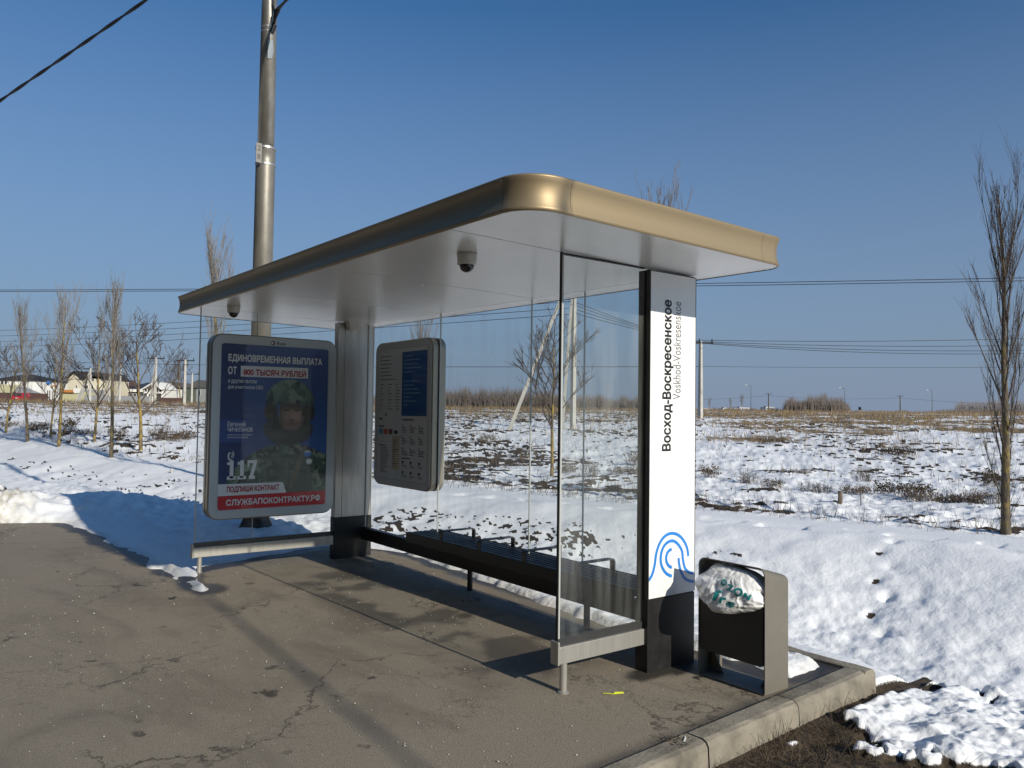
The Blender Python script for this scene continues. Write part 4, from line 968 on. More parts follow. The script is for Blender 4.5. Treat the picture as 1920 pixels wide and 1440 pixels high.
def spreading(seed, H, r0, tw=.006):
    rr = random.Random(seed); tr = MB(); cr_ = MB(); k = 10; pts = [Vector((0,0,-.15))]; d = Vector((0,0,1))
    for i in range(k): d = (d+Vector((rr.uniform(-.07,.07), rr.uniform(-.07,.07), .1))).normalized(); pts.append(pts[-1]+d*(H*.8/k))
    rad = [r0*(1-i/k*.85)+.004 for i in range(k+1)]; tr.tube(pts, rad, 8)
    def rec(p, d, L_, r, lev):
        bp = branch_pts(p, d, L_, 5, .28 if lev < 2 else .1, rr, .17); cr_.tube(bp, [r*(1-i/6)+tw*.4 for i in range(6)], 5 if lev == 0 else 4 if lev == 1 else 3, False)
        if lev >= 3: return
        for s_ in range((5,4,3)[lev]):
            q = rr.uniform(.3,1)*5; i = min(int(q), 4); a = rr.uniform(0,6.28); o = rr.uniform(.5,.95)
            rec(bp[i].lerp(bp[i+1], q-i), (bp[i+1]-bp[i]).normalized()+Vector((math.cos(a)*o, math.sin(a)*o, rr.uniform(-.1,.4))), L_*rr.uniform(.35,.6), max(tw, r*.5), lev+1)
    for b in range(11):
        t = .33+.62*b/11; x = t*k; i = min(int(x), k-1); p = pts[i].lerp(pts[i+1], x-i); a = b*2.4+rr.uniform(-.4,.4); o = rr.uniform(.7,1.15)
        rec(p, (math.cos(a)*o, math.sin(a)*o, 1), H*(.46-.22*t)*rr.uniform(.75,1.1), rad[i]*.55, 0)
    rec(pts[-1], (0,0,1), H*.2, rad[-1], 1)
    return tr, cr_
def tree_meshes(tc, bark_m, twig_m):
    return tc[0].mesh('trunk', bark_m, True), tc[1].mesh('crown', twig_m, True)
def put_tree(name, meshes, p, rz, s, label, cat, group, sz=None, wide=1.0):
    t = thing(name, label, cat, tuple(p), rz, group); t.scale = (s*wide, s*wide, sz or s)
    link('trunk', meshes[0], t); link('crown', meshes[1], t); return t
P1 = tree_meshes(poplar(11, 6.0, .085, 30, .0030, .26), M['bark'], M['twig'])
P2 = tree_meshes(poplar(12, 6.0, .080, 32, .0030, .28), M['bark_y'], M['twig'])
P3 = tree_meshes(poplar(15, 6.0, .082, 28, .0030, .22, .9, 12), M['bark'], M['twig'])
PN = tree_meshes(poplar(26, 5.6, .088, 36, .0027, .07, 1.05, 46), M['bark'], M['twig_d'])
S1 = tree_meshes(spreading(31, 4.6, .065), M['bark_y'], M['twig_d'])
S2 = tree_meshes(spreading(32, 4.6, .060), M['bark_y'], M['twig_d'])
S3 = tree_meshes(spreading(37, 4.6, .055, .005), M['bark_y'], M['twig_d'])
G = 'young bare trees along the snowy bank'
def tree_at(u, v, vtop, meshes, h0, rz, label, name, cat='tree'):
    p = hit(u, v); z = float((p-CAM)@FW); s = (v-vtop)*z/FPX/h0; put_tree(name, meshes, p, rz, s, label, cat, G, None, .74 if name == 'poplar_tree' else .9); return p
tree_at(1886, 1003, 285, PN, 5.55, .4, 'bare dark branched poplar at the right edge of the picture', 'poplar_tree')
tree_at(208, 858, 520, P1, 5.75, 1.0, 'tallest bare poplar left of the shelter, trunk nearest the camera there', 'poplar_tree')
tree_at(110, 838, 545, P2, 5.75, 2.0, 'bare poplar second from the left in front of the cream house', 'poplar_tree')
tree_at(52, 828, 562, P3, 5.75, 3.1, 'bare poplar in front of the house with the red car', 'poplar_tree')
tree_at(419, 900, 432, P3, 5.75, 4.0, 'bare poplar rising above the roof left of the lamp post', 'poplar_tree')
tree_at(1237, 938, 335, P1, 5.75, 5.0, 'bare poplar top showing above the roof over the sign column', 'poplar_tree')
tree_at(795, 880, 590, P2, 5.75, .7, 'bare poplar seen through the glass above the information case', 'poplar_tree')
tree_at(264, 843, 583, S1, 4.5, .5, 'spreading bare tree with lichened trunk nearest the shelter on the left', 'young_tree')
tree_at(176, 828, 600, S2, 4.5, 2.5, 'spreading bare tree with bent yellowish trunk between two poplars', 'young_tree')
tree_at(95, 820, 640, S2, 4.5, 4.2, 'short spreading tree with yellow trunk close beside a poplar', 'young_tree')
tree_at(11, 812, 640, S1, 4.5, 3.5, 'thin bare sapling at the left edge of the picture', 'young_tree')
tree_at(1034, 893, 572, S3, 4.5, 1.2, 'bare spreading tree with yellowish trunk behind the back glass', 'young_tree')

# ------------------------------------------------------------------ concrete power poles and wires
def far_ground(u, v, D):
    p = away(u, v, D); p[2] = ground(p[0], p[1]); return p
def cpole(u, vb, vt, label, group='concrete power poles', struts=(), arm=True, w=.2, name='power_pole', m=None, D=None):
    p = hit(u, vb) if D is None else away(u, vb, D); z = float((p-CAM)@FW); H = (vb-vt)*z/FPX; t = thing(name, label, 'pole', tuple(p), 0, group); mb = MB(); a, b_ = w/2, w*.32
    mb.add([(-a,-a,-.3),(a,-a,-.3),(a,a,-.3),(-a,a,-.3),(-b_,-b_,H),(b_,-b_,H),(b_,b_,H),(-b_,b_,H)], [(0,3,2,1),(4,5,6,7),(0,1,5,4),(1,2,6,5),(2,3,7,6),(3,0,4,7)]); mb.build('shaft', m or M['concrete'], t)
    ax = Vector((_R[0], _R[1], 0))
    if arm:
        s = max(.45, w*3.2); c = MB(); c.tube([ax*(-s)+Vector((0,0,H-.12)), ax*s+Vector((0,0,H-.12))], .05*max(1, w*4), 4); c.build('crossarm', M['steel_dark'], t)
        for k in (-.9, -.1, .9):
            i_ = MB(); i_.lathe([(.045*max(1,w*4),-.02),(.03*max(1,w*4),.3),(.02,.32)], tuple(ax*s*k+Vector((0,0,H-.1))), 6); i_.build('insulator', M['black'], t)
    for (du, dv) in struts:
        q = np.array(away(u+du, vb+dv, z)); q = hit(u+du, vb+dv) if (abs(du) > 60 and D is None) else q
        qq = Vector(q)-Vector(p); qq.z = min(qq.z, .3); st_ = MB(); st_.tube([qq+Vector((0,0,-.2)), Vector((0,0,H*.93))], [w*.5, w*.36], 4); st_.build('strut', m or M['concrete'], t)
    return Vector(p)+Vector((0,0,H))
t_main = cpole(1074, 806, 470, 'tall braced concrete pole behind the back glass', struts=((-122,2),(-20,-6)), w=.24)
t_right = cpole(1313, 786, 640, 'concrete pole with crossarm just right of the sign column', w=.30)
lt = [cpole(168, 758, 690, 'braced concrete pole before the cream house', struts=((-30,3),(-22,-2)), w=.3, D=100),
      cpole(204, 752, 703, 'thin concrete pole at the right corner of the cream house', w=.26, D=115), cpole(224, 753, 682, 'white concrete pole partly behind the tallest poplar', w=.3, arm=False, D=112),
      cpole(290, 757, 670, 'white two legged concrete pole by the gabled house', struts=((-9,1),), w=.34, D=98), cpole(345, 764, 674, 'concrete pole with three insulators nearest the shelter', w=.32, D=88),
      cpole(359, 754, 700, 'concrete pole farther back beside the lightbox edge', w=.3, D=120)]
cpole(1441, 778, 738, 'dark wooden pole left of the thicket on the horizon', w=.35, m=M['stump'], D=290); cpole(1688, 782, 742, 'dark wooden pole at the right of the horizon', w=.35, m=M['stump'], D=290)
WN = ['upper of the high wire pair behind the shelter roof','lower of the high wire pair behind the shelter roof']+[t_.format(o_) for o_ in ('topmost','second','third','lowest') for t_ in ('{} of four wires from the right crossarm towards the right tree','{} of four wires from the right crossarm back to the braced pole','{} of four wires from the braced pole towards the left edge')]+['single low wire right of the concrete pole below its crossarm','single low wire left of the concrete pole seen through glass','horizon wire between the two dark wooden poles','horizon wire right of the right wooden pole','horizon wire left of the left wooden pole']+[f'slack wire between left poles, {o_} span from the left' for o_ in ('first','second','third','fourth','fifth')]+['upper wire running left from the pole before the cream house','lower wire running left from the pole before the cream house']
def wire(p, q, s, r, group='overhead wires over the field'):
    label = WN.pop(0)
    mb = MB(); mb.tube(sag(p, q, s, 28), r, 4, False); o = mb.build('overhead_wire', M['cable'], None, smooth=True, fix=False); return tag(o, label, 'wire', group)
for dv in (0, 6):      # high pair passing behind the shelter roof
    wire(away(-260, 544+dv*.4, 62), away(2260, 514+dv, 46), .25, .022)
tr_ = t_right
for k, (v0, v1, s) in enumerate(((640,628,.35),(645,640,.5),(648,650,.6),(650,654,.7))):
    wire(tuple(tr_+Vector((_R[0],_R[1],0))*(-.9+.6*k)+Vector((0,0,.1-.1*k))), away(2250, v1-6, 62), s, .02)
    wire(tuple(tr_+Vector((_R[0],_R[1],0))*(-.9+.6*k)+Vector((0,0,.1-.1*k))), tuple(t_main+Vector((-.5+.3*k,0,-2.6-.25*k))), .15, .018)
    wire(tuple(t_main+Vector((-.5+.3*k,0,-2.4-.3*k))), away(-300, 622+10*k, 105), .7, .016)
wire(tuple(tr_-Vector((0,0,1.9))), away(2250, 684, 62), .15, .012); wire(tuple(tr_-Vector((0,0,1.9))), away(-200, 668, 110), .5, .02)
wire(away(1441,742,290), away(1688,746,290), .7, .03); wire(away(1688,746,290), away(2050,762,230), .7, .03); wire(away(1441,742,290), away(1100,752,240), .7, .03)
for a, b in zip(lt[:-1], lt[1:]): wire(tuple(a+Vector((0,0,.1))), tuple(b+Vector((0,0,.1))), .5, .02)
wire(tuple(lt[0]), away(-150, 694, 110), .4, .02); wire(tuple(lt[0]-Vector((0,0,.5))), away(-150, 682, 100), .4, .02)

# street lamps and signals far across the field
def far_lamp(u, vb, vt, label):
    p = far_ground(u, vb, 265); z = 265.; H = float(away(u, vt, z)[2]-p[2]); t = thing('street_lamp', label, 'street lamp', tuple(p), 0, 'street lamps on the horizon'); ax = Vector((_R[0],_R[1],0))
    mb = MB(); mb.tube([(0,0,0),(0,0,H*.96)], [.12,.07], 6); mb.build('pole', M['steel_dark'], t); mb = MB(); mb.tube([Vector((0,0,H*.955)), ax*-.6+Vector((0,0,H)), ax*-1.6+Vector((0,0,H))], .07, 5); mb.build('arm', M['steel_dark'], t)
    mb = MB(); c = ax*-2.0+Vector((0,0,H)); mb.tube([c, c+ax*.8], [.12,.16], 6); mb.build('lamp_head', M['plastic_w'], t)
far_lamp(1408, 779, 722, 'leftmost thin street lamp above the far apartment blocks'); far_lamp(1584, 781, 727, 'thin street lamp at the right end of the thicket'); far_lamp(1748, 784, 732, 'rightmost thin street lamp on the horizon')
def signal(u, vb, vt, label):
    p = far_ground(u, vb, 250); z = 250.; H = float(away(u, vt, z)[2]-p[2]); t = thing('traffic_light', label, 'traffic light', tuple(p), 0, 'traffic lights on the horizon')
    mb = MB(); mb.tube([(0,0,0),(0,0,H*.6)], .12, 6); mb.build('pole', M['plastic_w'], t); mb = MB(); h = H*.45; mb.tube([(0,0,H*.62),(0,0,H)], .40, 8); mb.build('signal_head', M['black'], t)
    for k in range(3): mb = MB(); mb.tube([Vector((-_F[0]*.4,-_F[1]*.4,H*.62+k*H*.13)), Vector((-_F[0]*.75,-_F[1]*.75,H*.62+k*H*.13))], .22, 8); mb.build('visor', M['black'], t)
signal(1583, 781, 763, 'traffic light at the foot of the middle street lamp'); signal(1612, 781, 763, 'traffic light standing alone right of the thicket')

# ------------------------------------------------------------------ houses on the left
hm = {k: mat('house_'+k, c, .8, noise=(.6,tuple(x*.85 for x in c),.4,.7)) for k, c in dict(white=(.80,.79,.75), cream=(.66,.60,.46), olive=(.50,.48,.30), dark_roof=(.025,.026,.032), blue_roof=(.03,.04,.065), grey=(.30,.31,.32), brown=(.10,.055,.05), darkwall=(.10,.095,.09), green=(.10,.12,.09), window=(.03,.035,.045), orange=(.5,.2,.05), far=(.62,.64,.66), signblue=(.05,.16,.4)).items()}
class House:
    def __init__(s, name, label, cat, u, v, D, group=None):
        s.D = D; p = away(u, v, D); s.p = p; s.t = thing(name, label, cat, tuple(p), math.atan2(_R[1], _R[0]), group); s.u, s.v = u, v; s.k = D/FPX
    def xy(s, u, v): return ((u-s.u)*s.k, -(v-s.v)*s.k)
    def box(s, name, m, u0, v0, u1, v1, y0=0, y1=8, parent=None):
        (a, b), (c, d) = s.xy(u0, v1), s.xy(u1, v0); mb = MB(); mb.box((a,y0,b), (c,y1,d)); return mb.build(name, m, parent or s.t)
    def gable(s, name, m, pts, y0=-.4, y1=8.4, parent=None):
        mb = MB(); mb.prism([s.xy(*p) for p in pts], lambda a,b,h: (a,h,b), y0, y1); return mb.build(name, m, parent or s.t)
    def hip(s, name, m, u0, u1, ve, ur0, ur1, vr, y1=8, over=.4):
        (a, e), (b, _) = s.xy(u0, ve), s.xy(u1, ve); (c, r), (d, _) = s.xy(ur0, vr), s.xy(ur1, vr); mb = MB()
        mb.add([(a,-over,e),(b,-over,e),(b,y1+over,e),(a,y1+over,e),(c,y1/2,r),(d,y1/2,r)], [(0,1,5,4),(1,2,5),(2,3,4,5),(3,0,4),(0,3,2,1)]); return mb.build(name, m, s.t)
    def window(s, u0, v0, u1, v1, fr=None):
        f = s.box('window', fr or hm['white'], u0, v0, u1, v1, -.10, .05); s.box('pane', hm['window'], u0+.5, v0+.5, u1-.5, v1-.5, -.13, -.09, f)
h = House('house', 'white two storey house with black hip roof at the left edge', 'house', 38, 750, 135)
h.box('wall', hm['white'], -12, 712, 76, 750); h.hip('roof', hm['dark_roof'], -18, 80, 713, 16, 34, 700)
h.box('side_wall', hm['olive'], -12, 722, 38, 737, -1.5, -.02); h.box('plinth', hm['brown'], -12, 737, 38, 750, -1.4, -.03)
h.gable('porch_roof', hm['grey'], [(50,726),(50,737),(77,737)], -3, -.02); h.box('plinth', hm['brown'], 50, 737, 77, 750, -2.6, -.03)
for a in (1, 8): h.window(a, 714, a+5, 721)
h.window(4, 731, 9, 743)
h = House('house', 'cream gabled house with dark roof behind the braced pole', 'house', 160, 752, 150)
h.box('wall', hm['cream'], 125, 710, 197, 752, 0, 9); h.gable('gable_wall', hm['cream'], [(125,711),(139,699),(160,711)], -.1, .0)
(h.gable('roof', hm['dark_roof'], [(122,709),(139,696),(186,698),(199,711),(197,712),(185,702),(158,711),(140,698.5),(123,711)], -.6, 9.5))
for a, b in ((147,709),(171,710)): h.window(a, b, a+5, b+4)
for a in (160,170,181): h.window(a, 722, a+5, 729)
h.window(142, 722, 145, 727); h.box('veranda', hm['grey'], 155, 731, 196, 742, -2.5, -.02)
h = House('house', 'low brown house with chimney behind the white pole', 'house', 222, 752, 165)
h.box('wall', hm['darkwall'], 205, 722, 240, 752); h.gable('roof', hm['brown'], [(203,722),(209,716),(228,716),(242,724)]); h.gable('dormer', hm['cream'], [(227,724),(233,719),(239,724)], -.8, -.42); h.box('chimney', hm['brown'], 230, 712, 235, 719, 3, 4)
h = House('house', 'low house with dark blue hip roof and pale fascia', 'house', 262, 754, 160)
h.box('wall', hm['darkwall'], 241, 730, 284, 754); h.box('fascia_board', hm['white'], 240, 730, 268, 735, -.6, -.02); h.hip('roof', hm['blue_roof'], 239, 286, 730, 257, 280, 716)
for a in (243,250): h.window(a, 738, a+6, 743)
h = House('house', 'small white framed gable house with large dark windows', 'house', 288, 754, 145)
h.box('wall', hm['white'], 269, 728, 306, 754); h.gable('gable_wall', hm['darkwall'], [(269,729),(289,718),(306,729)], -.1, 6)
for pts in ([(267,730),(289,716),(290,719),(269,731)], [(289,716),(308,730),(305,731),(288,719)]): h.gable('bargeboard', hm['white'], pts, -.7, 6.2)
for a, b, c, d in ((271,729,276,734),(277,727,281,734),(292,726,297,735),(299,729,303,735),(270,737,276,744),(292,737,303,753),(279,738,285,746)): h.window(a, b, c, d)
h = House('house', 'weathered dark house with pale gable among bare trees', 'house', 325, 756, 170)
h.box('wall', hm['green'], 304, 726, 350, 756); h.gable('roof', hm['darkwall'], [(302,727),(322,716),(333,724),(352,727)]); h.gable('dormer', hm['white'], [(317,723),(323,718),(326,724)], -.8, -.42)
for a in (309,318,328,338): h.window(a, 731, a+3, 743)
h = House('house', 'pale house mostly hidden behind branches beside the lightbox', 'house', 372, 757, 175)
h.box('wall', hm['grey'], 346, 726, 400, 757); h.gable('roof', hm['darkwall'], [(343,727),(372,712),(403,727)])
for a in (352,362,372): h.window(a, 731, a+4, 742)
# fences of sheet panels
def fence(label, u0, u1, vb, vt, D, m, n, group=None):
    t = thing('sheet_fence', label, 'fence', tuple(away((u0+u1)/2, vb, D)), math.atan2(_R[1], _R[0])); k = D/FPX; w = (u1-u0)*k; H = (vb-vt)*k; ws = w/n
    me = None
    for i in range(n):
        x = -w/2+ws*i
        if me is None: mb = MB(); mb.box((.03,0,-.6), (ws-.03,.04,H)); mb.box((0,-.04,-.6), (.06,0,H+.05)); me = mb.mesh('panel', m)
        o = link('panel', me, t); o.location = (x, 0, 0)
fence('grey sheet metal fence between the cream house and the blue roof', 158, 284, 756, 742, 125, hm['grey'], 20); fence('dark sheet fence below the gabled and weathered houses', 298, 346, 757, 746, 128, hm['brown'], 8); fence('brown sheet fence right of the white house', 57, 90, 750, 738, 128, hm['brown'], 6)
fence('low pale rail fence along the far lane', 236, 346, 758, 755.5, 118, hm['white'], 14)
# shop signs
h = House('sign_board', 'white sign board with round blue sign above on posts', 'sign', 95, 752, 120)
h.box('board', hm['white'], 87, 720, 93, 732, 0, .2); h.box('board', hm['white'], 95, 721, 113, 733, 0, .2); h.box('red_panel', hm['orange'], 97, 722, 107, 724.5, -.05, -.01)
for a in (88,92,98,111): h.box('post', M['steel_dark'], a-.4, 730, a+.4, 753, .03, .15)
mb = MB(); c = h.xy(90,718); mb.prism([(c[0]+.33*math.cos(a), c[1]+.33*math.sin(a)) for a in np.linspace(0,2*math.pi,16,endpoint=False)], lambda a,b,hh: (a,hh,b), -.1, .1); mb.build('round_sign', hm['signblue'], h.t)
h = House('shed', 'small orange roofed shed beside the cream house', 'shed', 128, 753, 130); h.box('wall', hm['olive'], 114, 735, 160, 753, 0, 3); h.gable('roof', hm['orange'], [(112,736),(120,731),(134,731),(140,736)], -.4, 3.3); h.box('banner', hm['white'], 138, 728, 152, 737, -.2, -.05)
# red car
rc = away(31, 753.5, 127); car = thing('parked_car', 'red hatchback seen from behind on the far lane at the left', 'car', tuple(rc), math.atan2(_R[1], _R[0]))
red = mat('red_car_paint', (.45,.02,.03), .3, 0, .5, coat=.6)
mb = MB(); mb.prism([(-2.0,.25),(2.1,.25),(2.15,.6),(2.0,.85),(1.1,.95),(-1.6,1.0),(-2.05,.9),(-2.1,.5)], lambda a,b,hh: (hh,a+2,b), -.88, .88); body_ = mb.build('body', red, car, bevel=.06)
mb = MB(); mb.add([(x*w,y+2,z) for w, y0, y1, z in ((.82,-1.75,1.0,.96),(.62,-1.35,.3,1.48)) for x, y in ((-1,y0),(1,y0),(1,y1),(-1,y1))], [(0,3,2,1),(4,5,6,7),(0,1,5,4),(1,2,6,5),(2,3,7,6),(3,0,4,7)]); mb.build('cabin', red, car, bevel=.03)
mb = MB(); mb.add([(-.68,.14,1.02),(.68,.14,1.02),(.54,.56,1.42),(-.54,.56,1.42)], [(0,1,2,3)]); mb.build('rear_window', hm['window'], car, fix=False)
for x in (-.78,.78):
    mb = MB(); mb.box((x-.12,-.12,.62), (x+.12,.02,.85)); mb.build('tail_light', mat('tail_light_red', (.3,.01,.01), .2), car)
    for y in (.65,3.3): mb = MB(); mb.tube([(x-.1,y,.32),(x+.1,y,.32)], .32, 14); mb.build('wheel', M['rubber'], car)
mb = MB(); mb.box((-.26,-.13,.55), (.26,-.09,.66)); mb.build('number_plate', hm['white'], car)
# far lane
mb = MB(); c0, c1 = away(-80, 752, 118), away(96, 752.5, 122); z0 = min(c0[2], c1[2])
mb.add([(*c0[:2],c0[2]+.02),(*c1[:2],c1[2]+.02),(*away(90,746,150)[:2],away(90,746,150)[2]-.3),(*away(-80,746,150)[:2],away(-80,746,150)[2]-.3)], [(0,1,2,3)]); tag(mb.build('road', mat('far_lane_asphalt', (.09,.088,.085), .9), None, fix=True), kind='structure')
# far apartment blocks
for i, (u0, u1, v0, lab) in enumerate(((1318,1338,766,'far white apartment block just right of the concrete pole'),(1356,1384,765,'far white apartment block in the middle of three'),(1386,1406,764,'far white apartment block beneath the left street lamp'),(1436,1452,763,'far bluish apartment block just left of the thicket'))):
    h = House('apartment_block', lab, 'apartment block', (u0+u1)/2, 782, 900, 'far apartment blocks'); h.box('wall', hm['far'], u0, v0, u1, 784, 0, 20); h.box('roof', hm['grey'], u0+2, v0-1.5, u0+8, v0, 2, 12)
    for a in range(int(u0)+2, int(u1)-2, 4):
        for b in range(2): h.box('window', hm['window'], a, v0+2+4*b, a+1.6, v0+3.6+4*b, -.4, -.05)

# ------------------------------------------------------------------ far woods and thickets (bare twigs)
def twig_mass(name, items, m, label, seed):
    """items: (u0, u1, v_base, v_top, D, depth_m, count)"""
    rr = np.random.RandomState(seed); vs = []; fs = []
    for (u0, u1, vb, vt, D, dep, cnt) in items:
        for _ in range(cnt):
            u = rr.uniform(u0, u1); e = min(1, 6*min(u-u0, u1-u)/(u1-u0)+.45); dd = D+rr.uniform(0, dep); b = far_ground(u, vb, dd); k = dd/FPX; full = away(u, vt, dd)[2]-b[2]
            cl = .55+.45*float(vn(np.float64(u*.11), np.float64(dd*.05), seed))
            H = max(.5, full*e*(cl*1.1)*rr.uniform(.55,1.12)); w = k*rr.uniform(.35,.8); lean = rr.normal(0,.14,2)*H
            r_ = _R*w
            b = b-np.array([0,0,.6]); tip = b+np.array([lean[0],lean[1],H+.6]); mid = b*.45+tip*.55+_R*rr.normal(0,.02)*H
            o = len(vs); vs += [b-r_, b+r_, mid+r_*.6, mid-r_*.6, tip]; fs += [(o,o+1,o+2,o+3),(o+3,o+2,o+4)]
            for s in range(2):
                q = b+(tip-b)*rr.uniform(.3,.7); d_ = rr.normal(0,.22,2)*H; o = len(vs); vs += [q-r_*.5, q+r_*.5, q+np.array([d_[0],d_[1],H*rr.uniform(.15,.35)])]; fs += [(o,o+1,o+2)]
    mb = MB(); mb.v = [tuple(map(float, p)) for p in vs]; mb.f = fs; mb.m = [0]*len(fs); o = mb.build(name, m, None, fix=False); return tag(o, label, None, None, 'stuff')
M['far_haze'] = mat('hazed_twigs', (.20,.19,.20), .95)  # pale bluish tone puts distance haze into the twig colour
twig_mass('thicket', [(1470,1592,780,738,230,14,1700),(1300,1480,778,762,235,12,900),(1560,1760,784,768,250,14,1200),(1740,1990,788,764,260,14,1500)], M['twig_far'], 'grey brown thicket of bare shrubs on the horizon', 3)
twig_mass('far_wood', [(690,1060,772,722,190,20,3200),(1060,1300,776,738,200,20,1800),(280,400,758,712,190,15,900),(190,300,756,728,200,10,250)], M['twig_far'], 'bare wood along the far edge of the field behind the shelter', 4)
twig_mass('distant_wood', [(1790,1880,784,750,420,25,1400),(1850,2000,784,748,380,25,1500),(1270,1460,780,766,520,25,500)], M['far_haze'], 'pale distant wood at the right end of the horizon', 5)
for (u, vb, vt, l_) in ((1330,778,748,'small lone bare tree above the far blocks, left one'),(1391,778,741,'pointed lone bare birch above the far blocks'),(1370,778,747,'small lone bare birch between two apartment blocks')):
    p = far_ground(u, vb, 235); put_tree('birch_tree', P2, p, u*.1, float(away(u, vt, 235)[2]-p[2])/5.6, l_, 'tree', 'lone trees on the horizon')
p = away(338, 757, 150); put_tree('bare_tree', S2, p, .3, 10/4.5, 'big rounded bare tree in front of the weathered house', 'tree', 'trees among the houses')
p = away(318, 757, 165); put_tree('bare_tree', S1, p, 2.3, 8/4.5, 'slimmer bare tree left of the big rounded one', 'tree', 'trees among the houses')
# unseen dark wood, added across the road to darken the fascia's reflections
rr = np.random.RandomState(9); vs = []; fs = []
for _ in range(2600):
    b = np.array([rr.uniform(-38,-19), rr.uniform(-75,85), .0]); H = rr.uniform(13,20); w = rr.uniform(.4,1.2); a = rr.uniform(0,3.14); r_ = np.array([math.cos(a),math.sin(a),0])*w; tip = b+np.array([rr.normal(0,.8),rr.normal(0,.8),H]); o = len(vs)
    vs += [b-r_, b+r_, b*.4+tip*.6+r_*.9, b*.4+tip*.6-r_*.9, tip]; fs += [(o,o+1,o+2,o+3),(o+3,o+2,o+4)]
mb = MB(); mb.v = [tuple(map(float,p)) for p in vs]; mb.f = fs; mb.m = [0]*len(fs); tag(mb.build('unseen_dark_wood', mat('added_wood_dark', (.022,.026,.018), .95), None, fix=False), 'unseen dark wood added across the road to dim the roof edge', None, None, 'stuff')

# ------------------------------------------------------------------ dry weeds and grass
def weed_clump(seed, n, h, rad, tilt=.35):
    rr = random.Random(seed); mb = MB()
    for i in range(n):
        a = rr.uniform(0,6.28); r = rad*math.sqrt(rr.random()); p = Vector((r*math.cos(a), r*math.sin(a), -.05)); L_ = h*rr.uniform(.45,1.1); d = Vector((rr.gauss(0,tilt), rr.gauss(0,tilt), 1)).normalized()
        pts = [p, p+d*L_*.55, p+d*L_+Vector((rr.gauss(0,.08),rr.gauss(0,.08),-.03))*h]; w = rr.uniform(.0025,.0055); mb.tube(pts, [w,w*.8,w*.5], 3, False)
        for k in range(rr.randint(1,5)):
            q = pts[1].lerp(pts[2], rr.random()); e = q+Vector((rr.gauss(0,.1), rr.gauss(0,.1), rr.uniform(0,.14)))*h; mb.tube([q,e], [w*.8,w*.7], 3, False)
            if rr.random() < .7:
                sz = .018*h/.5+.006; c = e; mb.add([c+Vector((-sz,0,0)), c+Vector((0,sz*.6,-sz)), c+Vector((sz,0,0)), c+Vector((0,-sz*.5,sz))], [(0,1,2),(0,2,3)])
    return mb
M['weed'] = mat('dry_weed', (.105,.075,.045), .9, noise=(3,(.055,.04,.028),.4,.65)); M['straw'] = mat('dry_straw', (.26,.19,.10), .9, noise=(2,(.17,.12,.065),.4,.65))
WM = [weed_clump(s, n, h, r).mesh('dry_weed', m) for s, n, h, r, m in ((1,90,.34,.34,M['weed']),(2,60,.55,.25,M['weed']),(3,130,.30,.5,M['weed']),(4,40,.7,.2,M['straw']),(5,80,.42,.4,M['straw']))]
def th(d, l): return float(full_h(np.array([d]), np.array([l]))[0][0])
wd = [(1745,938,2,1.0),(1708,932,0,1.0),(1830,945,0,1.2),(1800,942,2,.7),(1530,918,0,1.0),(1610,922,2,.7),(1400,905,1,.8),(1330,898,1,.7),(1450,912,0,.7),(1500,890,2,.6),(1680,850,2,1.3),(1444,832,2,1.3),(1860,915,1,.9),(1850,930,2,.6),(1660,925,1,.7),(1620,905,1,.8),(1740,800,3,1.1),(1760,806,4,1.0),(1170,888,2,.8),(1110,890,1,.8),(1060,884,0,.9),(960,872,0,.8),(890,868,2,.7),(985,860,1,.8),(1190,870,1,.9),(915,830,4,.9),(330,826,2,1.1),(300,826,1,1.2),(345,824,0,1.2),(220,818,0,1.1),(160,815,2,1.0),(130,808,1,1.2),(20,800,2,1.0),(75,806,0,1.1),(1580,800,4,1.2),(1400,800,4,1.0)]
def weed_label(i):
    u, v, k, s_ = wd[i]; zone = 'left of the shelter' if u < 400 else 'seen through the back glass' if u < 1200 else 'right of the sign column'
    inz = sorted(w[0] for w in wd if (w[0] < 400) == (u < 400) and (w[0] < 1200) == (u < 1200)); n_ = inz.index(u)+1
    words = 'first second third fourth fifth sixth seventh eighth ninth tenth eleventh twelfth thirteenth fourteenth fifteenth sixteenth seventeenth eighteenth nineteenth twentieth twenty-first twenty-second twenty-third twenty-fourth'.split()
    kind = ('dark low weed clump','dark upright weed clump','wide dark weed clump','tall straw tuft','pale straw tuft')[k]
    return f'{kind}, {words[n_-1]} from the left among those {zone}'
for i, (u, v, k, s) in enumerate(wd):
    p = hit(u, v); o = link('dry_weed', WM[k], None); o.location = (p[0], p[1], th(p[0], p[1])-.02); o.scale = (s,s,s); o.rotation_euler.z = i*1.7
    tag(o, weed_label(i), 'weeds', 'dry weed clumps along the field edge')
